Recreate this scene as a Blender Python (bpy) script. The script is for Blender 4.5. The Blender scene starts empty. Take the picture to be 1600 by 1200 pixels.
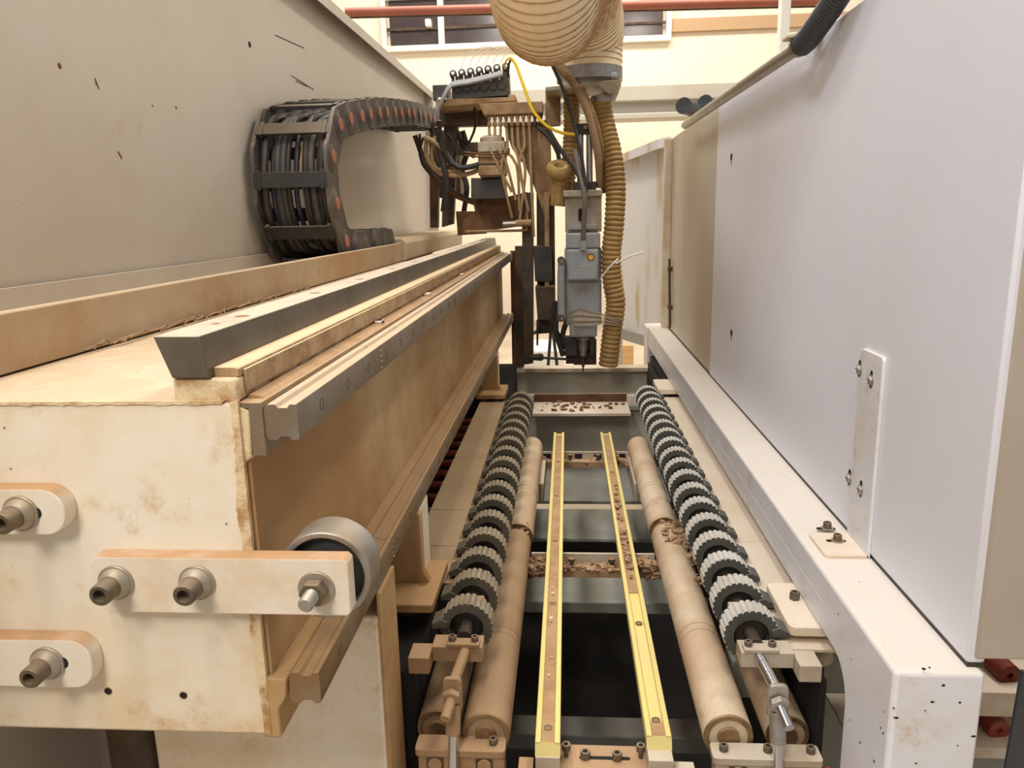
import bpy, bmesh, math, random
from mathutils import Vector, Matrix
random.seed(7)
C = bpy.context.scene.collection
PI = math.pi

# ------------------------------------------------------------------ camera, world, lights, exposure
sc = bpy.context.scene
sc.view_settings.view_transform = 'Standard'
sc.view_settings.look = 'None'
sc.view_settings.gamma = 1.0
sc.view_settings.use_curve_mapping = False
sc.view_settings.exposure = 0.0

cam_d = bpy.data.cameras.new('camera')
cam = bpy.data.objects.new('camera', cam_d); C.objects.link(cam)
cam_d.sensor_fit = 'HORIZONTAL'; cam_d.sensor_width = 36.0; cam_d.lens = 1190 / 1600 * 36.0
cam_d.clip_start = 0.02; cam_d.clip_end = 100
R3 = Matrix(((0.99726279, 0.00690821, 0.07361528), (0.07035363, 0.21760542, -0.97349794), (-0.02274422, 0.97601238, 0.21652377)))
cam.matrix_world = Matrix.Translation((0, 0, 1.5)) @ R3.to_4x4()
sc.camera = cam

def srgb(r, g, b):
    f = lambda c: (c / 255 / 12.92) if c / 255 <= 0.04045 else ((c / 255 + 0.055) / 1.055) ** 2.4
    return (f(r), f(g), f(b), 1.0)

w = bpy.data.worlds.new('world'); sc.world = w; w.use_nodes = True
bg = w.node_tree.nodes['Background']; bg.inputs[0].default_value = srgb(246, 244, 246); bg.inputs[1].default_value = 0.44

def lamp(loc, tgt, sx, sy, watts, col):
    d = bpy.data.lights.new('ceiling_or_fill_lamp', 'AREA'); d.shape = 'RECTANGLE'; d.size = sx; d.size_y = sy
    d.energy = watts; d.color = col[:3]
    o = bpy.data.objects.new('ceiling_or_fill_lamp', d); C.objects.link(o); o.location = loc
    o.rotation_euler = (Vector(tgt) - Vector(loc)).to_track_quat('-Z', 'Y').to_euler()
    return o
WARM = srgb(255, 246, 232); COOL = srgb(238, 243, 255)
lamp((-1.9, 0.3, 5.6), (-1.9, 0.3, 0), 0.5, 2.6, 105, COOL)
lamp((-1.3, 4.2, 5.6), (-1.3, 4.2, 0), 0.5, 2.6, 105, WARM)
lamp((1.6, 2.6, 5.6), (1.6, 2.6, 0), 0.5, 2.6, 110, WARM)
lamp((-0.75, -0.9, 2.7), (-0.5, 0.7, 1.1), 0.5, 0.5, 26, WARM)  # fill lamp added low near the camera to brighten the beam front
lamp((-0.3, -0.9, 5.6), (-0.2, 1.6, 0), 0.5, 2.6, 95, WARM)
lamp((0.0, 8.4, 5.8), (0.0, 8.9, 0), 6.0, 1.2, 340, WARM)

# ------------------------------------------------------------------ materials
def nd(t, typ, **kw):
    n = t.nodes.new(typ)
    for k, v in kw.items(): setattr(n, k, v)
    return n
def mat_base(name):
    m = bpy.data.materials.new(name); m.use_nodes = True; t = m.node_tree
    return m, t, t.nodes['Principled BSDF']
def mix(t, fac, a, b):
    m = nd(t, 'ShaderNodeMix', data_type='RGBA')
    if isinstance(fac, float): m.inputs[0].default_value = fac
    else: t.links.new(fac, m.inputs[0])
    for i, s in ((6, a), (7, b)):
        if isinstance(s, tuple): m.inputs[i].default_value = s
        else: t.links.new(s, m.inputs[i])
    return m.outputs[2]
def math_(t, op, a, b=0.0, clamp=False):
    m = nd(t, 'ShaderNodeMath', operation=op); m.use_clamp = clamp
    for i, s in ((0, a), (1, b)):
        if isinstance(s, (int, float)): m.inputs[i].default_value = s
        else: t.links.new(s, m.inputs[i])
    return m.outputs[0]
def noise(t, vec, scale, detail=4.0, rough=0.6):
    n = nd(t, 'ShaderNodeTexNoise'); n.inputs['Scale'].default_value = scale
    n.inputs['Detail'].default_value = detail; n.inputs['Roughness'].default_value = rough
    t.links.new(vec, n.inputs['Vector']); return n.outputs[0]
def ramp(t, fac, a, b):
    r = nd(t, 'ShaderNodeMapRange', interpolation_type='SMOOTHSTEP')
    t.links.new(fac, r.inputs[0]); r.inputs[1].default_value = a; r.inputs[2].default_value = b
    return r.outputs[0]
def paint(name, base, dust=None, cover=0.5, scale=6.0, top=0.0, topcol=None, rough=0.5, metal=0.0,
          speck=0.0, stretch=(1, 1, 1), bump=0.05, bscale=90.0, stain=None, stain_cover=0.3, edge=0.18, stain_scale=1.0, detail=7):
    """dusty painted or bare surface: large soft dust patches, dust lying on upward faces, darker stains, chips"""
    m, t, p = mat_base(name)
    g = nd(t, 'ShaderNodeNewGeometry')
    mp = nd(t, 'ShaderNodeMapping'); mp.inputs['Scale'].default_value = stretch
    t.links.new(g.outputs['Position'], mp.inputs['Vector']); v = mp.outputs[0]
    col = base
    if dust is not None:
        c = 1 - cover
        f = ramp(t, noise(t, v, scale, detail, 0.68), 0.3 + 0.4 * c - edge, 0.3 + 0.4 * c + edge)
        col = mix(t, f, col, dust)
    if stain is not None:
        c = 1 - stain_cover
        f = ramp(t, noise(t, v, scale * 2.3 * stain_scale, 8, 0.75), 0.34 + 0.36 * c - 0.1, 0.34 + 0.36 * c + 0.12)
        col = mix(t, f, col, stain)
    if top > 0:
        s = nd(t, 'ShaderNodeSeparateXYZ'); t.links.new(g.outputs['Normal'], s.inputs[0])
        f = ramp(t, s.outputs[2], 0.25, 0.85)
        n2 = ramp(t, noise(t, g.outputs['Position'], 14, 6, 0.65), 0.2, 0.55)
        f = math_(t, 'MULTIPLY', f, math_(t, 'ADD', math_(t, 'MULTIPLY', n2, 0.4 * top), 0.6 * top))
        col = mix(t, f, col, topcol or dust)
        rb = math_(t, 'ADD', math_(t, 'MULTIPLY', f, 0.9 - rough), rough, True)
        t.links.new(rb, p.inputs['Roughness'])
        if metal > 0: t.links.new(math_(t, 'MULTIPLY', math_(t, 'SUBTRACT', 1.0, f), metal), p.inputs['Metallic'])
    else:
        p.inputs['Roughness'].default_value = rough; p.inputs['Metallic'].default_value = metal
    if speck > 0:
        vo = nd(t, 'ShaderNodeTexVoronoi'); vo.inputs['Scale'].default_value = 55
        t.links.new(g.outputs['Position'], vo.inputs['Vector'])
        a = ramp(t, vo.outputs['Distance'], 0.10, 0.06)
        sep = nd(t, 'ShaderNodeSeparateColor'); t.links.new(vo.outputs['Color'], sep.inputs[0])
        b = math_(t, 'GREATER_THAN', sep.outputs[0], 1.0 - speck)
        col = mix(t, math_(t, 'MULTIPLY', math_(t, 'MULTIPLY', a, b), 0.75), col, srgb(80, 66, 52))
    if isinstance(col, tuple): p.inputs['Base Color'].default_value = col
    else: t.links.new(col, p.inputs['Base Color'])
    if bump > 0:
        bn = nd(t, 'ShaderNodeBump'); bn.inputs['Strength'].default_value = bump; bn.inputs['Distance'].default_value = 0.004
        t.links.new(noise(t, g.outputs['Position'], bscale, 5, 0.7), bn.inputs['Height'])
        t.links.new(bn.outputs[0], p.inputs['Normal'])
    return m

M = {}
SAW = srgb(196, 152, 104)
M['beam'] = paint('dusty_cream_paint', srgb(232, 224, 207), srgb(220, 198, 162), 0.45, 4.0, 0.9, srgb(194, 168, 136), 0.55, speck=0.2, stain=srgb(196, 156, 106), stain_cover=0.2, bump=0.08)
M['beam_side'] = paint('sawdust_stained_cream', srgb(204, 178, 134), srgb(160, 120, 72), 0.6, 1.5, 0.7, srgb(172, 138, 96), 0.65, stretch=(1, 0.9, 1.1), stain=srgb(146, 104, 60), stain_cover=0.10, speck=0.1, bump=0.25, bscale=60, edge=0.2, detail=6, stain_scale=2.0)
M['edge_rust'] = paint('rusty_edge', srgb(218, 198, 160), srgb(168, 124, 72), 0.42, 18.0, 0.5, srgb(206, 176, 136), 0.75, bump=0.6, bscale=60, edge=0.1)
M['plate_cream'] = paint('clamp_cream_paint', srgb(228, 219, 202), srgb(214, 190, 158), 0.3, 9.0, 1.0, srgb(184, 144, 104), 0.5, bump=0.05)
M['steel'] = paint('dull_steel', srgb(118, 111, 100), srgb(100, 90, 76), 0.5, 8, 0.9, srgb(206, 188, 164), 0.42, metal=0.5, bump=0.04)
M['rail'] = paint('ground_steel', srgb(150, 142, 132), srgb(138, 118, 92), 0.5, 7, 0.8, srgb(206, 180, 146), 0.36, metal=0.6, bump=0.03)
M['rail_low'] = paint('ground_steel_stained', srgb(150, 140, 124), srgb(140, 112, 78), 0.6, 6, 0.75, srgb(184, 150, 108), 0.36, metal=0.55, bump=0.03)
M['strip'] = paint('pitted_strip', srgb(186, 160, 122), srgb(148, 118, 80), 0.45, 22, 0.9, srgb(222, 192, 152), 0.6, stain=srgb(110, 84, 56), stain_cover=0.22, bump=0.3)
M['bolt'] = paint('bolt_steel', srgb(100, 92, 82), srgb(122, 106, 86), 0.5, 30, 0.5, srgb(160, 138, 110), 0.42, metal=0.6, bump=0.02)
M['washer'] = paint('washer_steel', srgb(164, 158, 146), srgb(160, 140, 110), 0.4, 24, 0.3, srgb(186, 160, 126), 0.38, metal=0.5, bump=0.02)
M['chrome'] = paint('bright_steel', srgb(206, 206, 210), None, rough=0.18, metal=0.95, bump=0.0)
M['zinc'] = paint('zinc_steel', srgb(170, 168, 164), srgb(150, 138, 122), 0.4, 20, 0.3, srgb(190, 170, 140), 0.35, metal=0.7, bump=0.02)
M['black'] = paint('black_plastic', srgb(42, 40, 40), srgb(72, 62, 54), 0.4, 12, 0.5, srgb(120, 104, 84), 0.5, bump=0.05)
M['darksteel'] = paint('brown_dark_steel', srgb(52, 42, 34), srgb(92, 68, 44), 0.5, 9, 0.7, srgb(150, 114, 74), 0.6, bump=0.1)
M['tan'] = paint('dust_caked_steel', srgb(172, 142, 104), srgb(126, 94, 60), 0.5, 9, 0.8, srgb(196, 164, 122), 0.75, bump=0.2)
M['brown'] = paint('brown_caked_steel', srgb(112, 78, 46), srgb(72, 48, 28), 0.5, 9, 0.6, srgb(150, 112, 72), 0.8, bump=0.2)
M['chain'] = paint('carrier_plastic', srgb(62, 60, 59), srgb(94, 84, 74), 0.45, 10, 0.6, srgb(136, 118, 98), 0.5, bump=0.06)
M['chain_dark'] = paint('carrier_plastic_dark', srgb(40, 39, 40), srgb(66, 58, 50), 0.3, 14, 0.7, srgb(130, 112, 90), 0.5, bump=0.05)
M['pin'] = paint('orange_red_plastic', srgb(190, 104, 80), srgb(156, 100, 80), 0.5, 20, 0.0, None, 0.5, bump=0.0)
M['wall_left_panel'] = paint('warm_grey_sheet', srgb(202, 195, 184), srgb(195, 184, 168), 0.5, 1.6, 0.5, srgb(200, 176, 146), 0.42, speck=0.10, bump=0.03, stain=srgb(184, 156, 120), stain_cover=0.02)
M['tray'] = paint('tray_sheet', srgb(190, 178, 154), srgb(168, 134, 92), 0.55, 1.5, 0.8, srgb(206, 184, 150), 0.55, stain=srgb(150, 112, 68), stain_cover=0.16, bump=0.15)
M['panel'] = paint('blue_white_sheet', srgb(226, 228, 238), srgb(221, 220, 228), 0.5, 1.2, 0.2, srgb(226, 208, 184), 0.4, speck=0.12, bump=0.04, bscale=200)
M['panel_back'] = paint('stained_sheet', srgb(206, 196, 180), srgb(184, 166, 140), 0.5, 1.6, 0.2, srgb(226, 208, 184), 0.5, stretch=(1, 1.2, 0.5), bump=0.04, detail=1)
M['deep_frame'] = paint('darker_frame_grey', srgb(92, 96, 94), srgb(76, 66, 52), 0.45, 4, 0.4, srgb(96, 84, 66), 0.6, bump=0.05)  # darker copy of the frame grey for the tube deep in the pit
M['panel_front'] = paint('grey_beige_sheet', srgb(176, 166, 152), srgb(166, 151, 136), 0.5, 2.0, 0.3, srgb(200, 180, 150), 0.5, speck=0.04, bump=0.03)  # beige puts the shaded look of the enclosure front into the colour
M['white_beam'] = paint('white_tube_paint', srgb(220, 220, 225), srgb(208, 201, 192), 0.35, 4, 0.85, srgb(230, 219, 204), 0.4, speck=0.3, bump=0.05, stain=srgb(186, 162, 128), stain_cover=0.16)
M['post_front'] = M['white_beam']
M['plate_white'] = paint('white_plate', srgb(222, 212, 196), srgb(206, 178, 140), 0.4, 12, 0.7, srgb(234, 218, 196), 0.5, bump=0.05)
M['table_l'] = paint('dusty_table_sheet', srgb(172, 154, 126), srgb(138, 112, 82), 0.5, 4, 0.7, srgb(170, 144, 108), 0.6, bump=0.1)
M['table_r'] = paint('table_sheet', srgb(216, 204, 186), srgb(206, 182, 150), 0.5, 4, 0.6, srgb(226, 212, 192), 0.5, bump=0.05)
M['wheel_l'] = paint('grey_rubber_dusty', srgb(70, 67, 58), srgb(90, 82, 68), 0.5, 18, 0.3, srgb(124, 114, 96), 0.6, bump=0.15)
M['wheel_r'] = paint('grey_rubber', srgb(60, 62, 57), srgb(74, 74, 67), 0.5, 18, 0.2, srgb(150, 146, 138), 0.55, bump=0.1)
M['tooth_l'] = paint('dusty_tooth_faces', srgb(150, 139, 118), srgb(128, 114, 92), 0.5, 22, rough=0.7, bump=0.2)
M['tooth_r'] = paint('pale_tooth_faces', srgb(204, 200, 191), srgb(182, 176, 164), 0.5, 22, rough=0.6, bump=0.1)
M['roller_l'] = paint('roller_dust_heavy', srgb(160, 132, 100), srgb(142, 112, 80), 0.5, 5, 0.5, srgb(172, 142, 108), 0.6, bump=0.06, stain=srgb(120, 92, 64), stain_cover=0.14)
M['roller_r'] = paint('roller_dust', srgb(206, 188, 160), srgb(182, 152, 120), 0.5, 3.5, 0.3, srgb(212, 190, 160), 0.5, bump=0.05, stain=srgb(156, 124, 96), stain_cover=0.2, edge=0.1)
M['roller_end'] = paint('roller_end_steel', srgb(140, 112, 78), srgb(104, 78, 50), 0.4, 30, 0.4, srgb(190, 160, 120), 0.35, metal=0.4, bump=0.02)
M['block_l'] = paint('dusty_block', srgb(166, 134, 100), srgb(142, 110, 78), 0.5, 12, 0.8, srgb(176, 144, 110), 0.7, bump=0.12)
M['block_r'] = paint('grey_block', srgb(176, 166, 150), srgb(160, 138, 110), 0.45, 12, 0.6, srgb(214, 200, 178), 0.5, bump=0.08)
M['yellow'] = paint('yellow_plastic', srgb(214, 199, 114), srgb(202, 182, 128), 0.45, 7, 0.5, srgb(220, 202, 126), 0.5, bump=0.05)
M['groove_dust'] = paint('packed_sawdust', srgb(170, 138, 100), srgb(136, 100, 66), 0.45, 22, 0.3, srgb(180, 148, 110), 0.9, bump=0.4)
M['chips'] = paint('wood_chips', srgb(168, 134, 100), srgb(104, 74, 52), 0.45, 70, 0.4, srgb(190, 158, 122), 0.9, bump=0.3)
M['grey_frame'] = paint('grey_green_paint', srgb(150, 154, 148), srgb(122, 120, 108), 0.45, 5, 0.5, srgb(160, 156, 142), 0.5, bump=0.05)
M['end_grey_lit'] = paint('frame_grey_brightened', srgb(206, 202, 190), srgb(188, 178, 160), 0.45, 3, 0.5, srgb(220, 206, 184), 0.5, bump=0.05)  # frame grey lightened in the colour to make up for the dim far end
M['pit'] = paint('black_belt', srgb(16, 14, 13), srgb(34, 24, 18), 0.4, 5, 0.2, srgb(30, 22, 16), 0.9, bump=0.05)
M['red'] = paint('red_roller', srgb(150, 62, 44), srgb(128, 56, 42), 0.4, 9, 0.4, srgb(190, 110, 84), 0.45, bump=0.03)
M['hose_big'] = paint('cream_duct_hose', srgb(255, 240, 206), srgb(252, 228, 184), 0.5, 4, 0.0, None, 0.4, bump=0.02)
M['hose_wire'] = paint('duct_hose_spiral', srgb(178, 142, 96), None, rough=0.5, bump=0)
M['hose_tan'] = paint('amber_hose', srgb(176, 142, 84), srgb(146, 112, 62), 0.5, 12, 0.3, srgb(190, 160, 104), 0.45, bump=0.08)
M['hose_black'] = paint('black_corrugated_hose', srgb(54, 58, 62), None, rough=0.42, bump=0.03)
M['cable_black'] = paint('black_cable', srgb(34, 32, 34), srgb(70, 58, 46), 0.3, 20, 0.3, srgb(110, 92, 70), 0.5, bump=0)
M['cable_grey'] = paint('grey_cable', srgb(112, 106, 100), srgb(130, 110, 88), 0.3, 20, 0.3, srgb(150, 130, 104), 0.5, bump=0)
M['cable_slate'] = paint('dark_grey_cable', srgb(66, 64, 64), srgb(88, 80, 70), 0.3, 20, 0.2, srgb(120, 108, 90), 0.5, bump=0)
M['cable_blue'] = paint('blue_cable', srgb(34, 38, 58), srgb(60, 56, 56), 0.3, 20, rough=0.5, bump=0)
M['cable_tan'] = paint('tan_cable', srgb(168, 140, 100), srgb(126, 98, 64), 0.3, 20, 0.3, srgb(190, 164, 124), 0.6, bump=0)
M['cable_yellow'] = paint('yellow_cable', srgb(240, 200, 44), None, rough=0.4, bump=0)
M['spindle'] = paint('spindle_grey', srgb(158, 162, 164), srgb(146, 142, 134), 0.4, 14, 0.4, srgb(190, 178, 160), 0.4, bump=0.02)
M['sticker'] = paint('yellow_sticker', srgb(246, 176, 40), None, rough=0.4, bump=0)
M['blackmark'] = paint('black_print', srgb(26, 22, 20), None, rough=0.95, bump=0)
M['hall_wall'] = paint('cream_hall_wall', srgb(252, 240, 216), srgb(250, 236, 208), 0.4, 0.6, rough=0.8, bump=0)
M['hall_band'] = paint('beige_wall_band', srgb(196, 162, 124), None, rough=0.8, bump=0)
M['girder'] = paint('grey_cream_steel', srgb(198, 191, 176), srgb(188, 179, 162), 0.4, 1, rough=0.6, bump=0)
M['pane'] = paint('dark_window_glass', srgb(70, 58, 58), srgb(92, 80, 76), 0.4, 0.8, rough=0.15, bump=0)
M['pipe'] = paint('red_brown_pipe', srgb(168, 96, 72), srgb(150, 82, 62), 0.4, 1, rough=0.5, bump=0)
M['white'] = paint('white_lacquer', srgb(240, 234, 222), None, rough=0.5, bump=0)
M['ply'] = paint('plywood', srgb(230, 184, 124), srgb(214, 166, 108), 0.4, 5, rough=0.7, stretch=(1, 1, 8), bump=0)
M['floor'] = paint('pale_concrete', srgb(206, 190, 166), srgb(190, 170, 144), 0.4, 1.5, rough=0.55, bump=0.02)
M['stainsheet'] = paint('white_sheet_rust_streaks', srgb(228, 227, 226), srgb(206, 184, 142), 0.16, 2.2, rough=0.5, stretch=(1, 1.4, 0.6), bump=0.02, detail=2, edge=0.08)
def film():
    m, t, p = mat_base('clear_film')
    p.inputs['Base Color'].default_value = srgb(240, 226, 206); p.inputs['Roughness'].default_value = 0.12
    p.inputs['Transmission Weight'].default_value = 0.75; p.inputs['IOR'].default_value = 1.25
    return m
M['film'] = film()
_t = M['hose_big'].node_tree; _p = _t.nodes['Principled BSDF']; _o = _t.nodes['Material Output']
_tr = nd(_t, 'ShaderNodeBsdfTranslucent'); _mx = nd(_t, 'ShaderNodeMixShader'); _mx.inputs[0].default_value = 0.06
_c = _p.inputs['Base Color'].links[0].from_socket
_t.links.new(_c, _tr.inputs[0]); _t.links.new(_p.outputs[0], _mx.inputs[1]); _t.links.new(_tr.outputs[0], _mx.inputs[2]); _t.links.new(_mx.outputs[0], _o.inputs[0])

# ------------------------------------------------------------------ mesh helpers
wloc = {}
class MB:
    def __init__(s): s.v = []; s.f = []
    def add(s, vs, fs):
        o = len(s.v); s.v += [tuple(q) for q in vs]; s.f += [tuple(i + o for i in f) for f in fs]; return s
    def box(s, x0, x1, y0, y1, z0, z1):
        return s.add([(x0, y0, z0), (x1, y0, z0), (x1, y1, z0), (x0, y1, z0), (x0, y0, z1), (x1, y0, z1), (x1, y1, z1), (x0, y1, z1)],
                     [(0, 3, 2, 1), (4, 5, 6, 7), (0, 1, 5, 4), (1, 2, 6, 5), (2, 3, 7, 6), (3, 0, 4, 7)])
    def prism(s, poly, ax, a, b):
        n = len(poly)
        mk = {'x': lambda p, t: (t, p[0], p[1]), 'y': lambda p, t: (p[0], t, p[1]), 'z': lambda p, t: (p[0], p[1], t)}[ax]
        vs = [mk(p, a) for p in poly] + [mk(p, b) for p in poly]
        fs = [tuple(range(n))[::-1], tuple(range(n, 2 * n))] + [(i, (i + 1) % n, n + (i + 1) % n, n + i) for i in range(n)]
        return s.add(vs, fs)
    def ringprism(s, outer, inner, ax, a, b):
        n = len(outer)
        mk = {'x': lambda p, t: (t, p[0], p[1]), 'y': lambda p, t: (p[0], t, p[1]), 'z': lambda p, t: (p[0], p[1], t)}[ax]
        vs = [mk(p, a) for p in outer] + [mk(p, b) for p in outer] + [mk(p, a) for p in inner] + [mk(p, b) for p in inner]
        fs = []
        for i in range(n):
            j = (i + 1) % n
            fs += [(i, j, n + j, n + i), (2 * n + i, 3 * n + i, 3 * n + j, 2 * n + j), (i, 2 * n + i, 2 * n + j, j), (n + i, n + j, 3 * n + j, 3 * n + i)]
        return s.add(vs, fs)
    def cyl(s, p0, p1, r, n=20, r2=None):
        return s.path([p0, p1], [r, r if r2 is None else r2], n)
    def path(s, pts, rad, n=12, cap=True):
        pts = [Vector(p) for p in pts]; k = len(pts)
        if not isinstance(rad, (list, tuple)): rad = [rad] * k
        vs = []; t0 = (pts[1] - pts[0]).normalized()
        up = Vector((0, 0, 1)) if abs(t0.z) < 0.9 else Vector((1, 0, 0))
        nrm = (up - up.dot(t0) * t0).normalized()
        for i in range(k):
            t = (pts[min(i + 1, k - 1)] - pts[max(i - 1, 0)])
            t = t.normalized() if t.length > 1e-9 else t0
            nrm = (nrm - nrm.dot(t) * t).normalized(); b = t.cross(nrm)
            for j in range(n):
                a = 2 * PI * j / n
                vs.append(pts[i] + (nrm * math.cos(a) + b * math.sin(a)) * rad[i])
        fs = [(i * n + j, i * n + (j + 1) % n, (i + 1) * n + (j + 1) % n, (i + 1) * n + j) for i in range(k - 1) for j in range(n)]
        if cap: fs += [tuple(range(n))[::-1], tuple(range((k - 1) * n, k * n))]
        return s.add(vs, fs)
    def lathe(s, prof, org, axis, n=24):
        """prof: (distance along axis, radius)"""
        o = Vector(org); a = Vector(axis).normalized()
        return s.path_exact([o + a * d for d, r in prof], [max(r, 1e-5) for d, r in prof], a, n)
    def path_exact(s, pts, rad, t, n):
        up = Vector((0, 0, 1)) if abs(t.z) < 0.9 else Vector((1, 0, 0))
        nr = (up - up.dot(t) * t).normalized(); b = t.cross(nr); k = len(pts); vs = []
        for i in range(k):
            for j in range(n):
                a = 2 * PI * j / n; vs.append(pts[i] + (nr * math.cos(a) + b * math.sin(a)) * rad[i])
        fs = [(i * n + j, i * n + (j + 1) % n, (i + 1) * n + (j + 1) % n, (i + 1) * n + j) for i in range(k - 1) for j in range(n)]
        fs += [tuple(range(n))[::-1], tuple(range((k - 1) * n, k * n))]
        return s.add(vs, fs)
    def build(s, name, mat, parent=None, origin=None, bevel=0.0, smooth=True, seg=2, recalc=True):
        if parent is not None: o0 = wloc[parent.name]
        elif origin is not None: o0 = Vector(origin)
        else:
            xs, ys, zs = zip(*s.v); o0 = Vector(((min(xs) + max(xs)) / 2, (min(ys) + max(ys)) / 2, min(zs)))
        me = bpy.data.meshes.new(name)
        me.from_pydata([(a - o0.x, b - o0.y, c - o0.z) for a, b, c in s.v], [], s.f)
        if recalc:
            bm = bmesh.new(); bm.from_mesh(me); bmesh.ops.recalc_face_normals(bm, faces=bm.faces); bm.to_mesh(me); bm.free()
        if smooth:
            for p in me.polygons: p.use_smooth = True
            me.set_sharp_from_angle(angle=math.radians(38))
        me.materials.append(M[mat] if isinstance(mat, str) else mat)
        o = bpy.data.objects.new(name, me); C.objects.link(o)
        if parent is not None: o.parent = parent
        else: o.location = o0
        wloc[o.name] = o0.copy()
        if bevel > 0:
            b = o.modifiers.new('bevel', 'BEVEL'); b.width = bevel; b.segments = seg; b.limit_method = 'ANGLE'; b.angle_limit = math.radians(40)
        return o
def tag(o, label=None, cat=None, group=None, kind=None):
    if label: o['label'] = label
    if cat: o['category'] = cat
    if group: o['group'] = group
    if kind: o['kind'] = kind
    return o
def thing(name, loc, label, cat, group=None):
    o = bpy.data.objects.new(name, None); C.objects.link(o); o.location = loc; o.empty_display_size = 0.05
    wloc[o.name] = Vector(loc); return tag(o, label, cat, group)
def copy_part(src, parent, off=(0, 0, 0)):
    c = src.copy(); C.objects.link(c); c.parent = parent; c.location = Vector(src.location) + Vector(off)
    wloc[c.name] = wloc[src.name] + Vector(off)
    return c
def part(parent, name, mat, fn, bevel=0.0, label=None, kind=None, **kw):
    m = MB(); fn(m); o = m.build(name, mat, parent, bevel=bevel, **kw)
    return tag(o, label, kind=kind)
def circ(cx, cy, r, n=24, a0=0.0):
    return [(cx + r * math.cos(a0 + 2 * PI * i / n), cy + r * math.sin(a0 + 2 * PI * i / n)) for i in range(n)]
def rrect(x0, x1, y0, y1, r, n=5, corners=(1, 1, 1, 1)):
    """corners: bl br tr tl"""
    out = []
    for (cx, cy, a, k) in ((x0 + r, y0 + r, PI, 0), (x1 - r, y0 + r, 1.5 * PI, 1), (x1 - r, y1 - r, 0, 2), (x0 + r, y1 - r, PI / 2, 3)):
        if corners[k]:
            for i in range(n + 1): out.append((cx + r * math.cos(a + PI / 2 * i / n), cy + r * math.sin(a + PI / 2 * i / n)))
        else: out.append(((x0, x1, x1, x0)[k], (y0, y0, y1, y1)[k]))
    return out
def catmull(pts, step):
    P_ = [Vector(p) for p in pts]; P_ = [2 * P_[0] - P_[1]] + P_ + [2 * P_[-1] - P_[-2]]
    out = []
    for i in range(1, len(P_) - 2):
        a, b, c, d = P_[i - 1:i + 3]; L = (c - b).length; n = max(2, int(L / step))
        for k in range(n):
            t = k / n; out.append(0.5 * ((2 * b) + (c - a) * t + (2 * a - 5 * b + 4 * c - d) * t * t + (3 * b - a - 3 * c + d) * t ** 3))
    out.append(P_[-2]); return out
def tube(pts, r, n=8, step=0.03): return MB().path(catmull(pts, step), r, n)
def ribbed(pts, r, pitch, depth, n=32, sub=6, sharp=0.5):
    """corrugated hose: even rounded ribs with narrow grooves"""
    fine = catmull(pts, 0.004); acc = [0.0]
    for i in range(1, len(fine)): acc.append(acc[-1] + (fine[i] - fine[i - 1]).length)
    L = acc[-1]; N = int(L / pitch) * sub; out = []; rad = []; k = 0
    for i in range(N + 1):
        d = L * i / N
        while k < len(acc) - 2 and acc[k + 1] < d: k += 1
        t = (d - acc[k]) / max(acc[k + 1] - acc[k], 1e-9)
        out.append(fine[k].lerp(fine[k + 1], t))
        ph = (i % sub) / sub; rad.append(r - depth * (1 - abs(math.sin(PI * ph)) ** sharp))
    return MB().path(out, rad, n)
def cap_screw(parent, c, ax, r=0.006, h=0.008, mat='bolt', name='screw', n=16, washer=0.0):
    """socket head cap screw, head standing on point c along ax, with a hexagon socket"""
    m = MB(); m.lathe([(0, r), (h * 0.9, r), (h, r * 0.9), (h, r * 0.55), (h * 0.4, r * 0.5), (h * 0.4, 0)], c, ax, n)
    if washer: m.lathe([(-0.0005, washer), (0.0015, washer), (0.0015, r)], c, ax, 20)
    return m.build(name, mat, parent)

# ------------------------------------------------------------------ setting: hall
def struct(o, label=None):
    o['kind'] = 'structure'
    if label: o['label'] = label
    return o
struct(MB().box(-9, 9, -4, 11.2, -0.1, 0).build('floor', 'floor'), 'pale concrete hall floor')
struct(MB().box(-9, 9, 11.0, 11.2, 0, 7.0).build('wall_back', 'hall_wall', smooth=False), 'cream hall wall far behind the machine')
# strip of beige band on the wall and windows
struct(MB().box(1.355, 6, 10.93, 10.998, 3.811, 3.967).build('trim_1', 'hall_band', smooth=False), 'beige band along the upper hall wall')
def window(i, x0, x1, z0, z1, bars):
    r = bpy.data.objects.new('window_%d' % i, None); C.objects.link(r); r.location = ((x0 + x1) / 2, 10.98, z0); wloc[r.name] = Vector(r.location)
    struct(r, 'dark window high in the cream hall wall')
    f = MB(); w_ = 0.07
    f.ringprism(rrect(x0 - w_, x1 + w_, z0 - w_, z1 + w_, 0.01, 1), rrect(x0, x1, z0, z1, 0.01, 1), 'y', 10.9, 10.998)
    f.build('window_frame', 'white', r, smooth=False)
    xs = [x0] + bars + [x1]
    for a, b in zip(xs[:-1], xs[1:]):
        part(r, 'pane', 'pane', lambda m: m.box(a + 0.04, b - 0.04, 10.95, 10.985, z0, z1), smooth=False)
    for b in bars: part(r, 'mullion', 'white', lambda m: m.box(b - 0.04, b + 0.04, 10.9, 10.985, z0, z1), smooth=False)
    part(r, 'window_rail', 'darksteel', lambda m: m.box(x0, x1, 10.92, 10.948, z0 + (z1 - z0) * .33, z0 + (z1 - z0) * .4), smooth=False)
window(1, -2.411, -0.937 + 0.55, 3.767, 4.34, [-1.666])
window(2, 0.348, 1.316, 3.772, 4.202, [])
tag(MB().box(-1.864, -1.787, 10.8, 10.94, 3.972, 4.067).build('wall_lamp', 'white', bevel=.01), 'small white square fitting in front of dark window', 'fitting')
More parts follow.
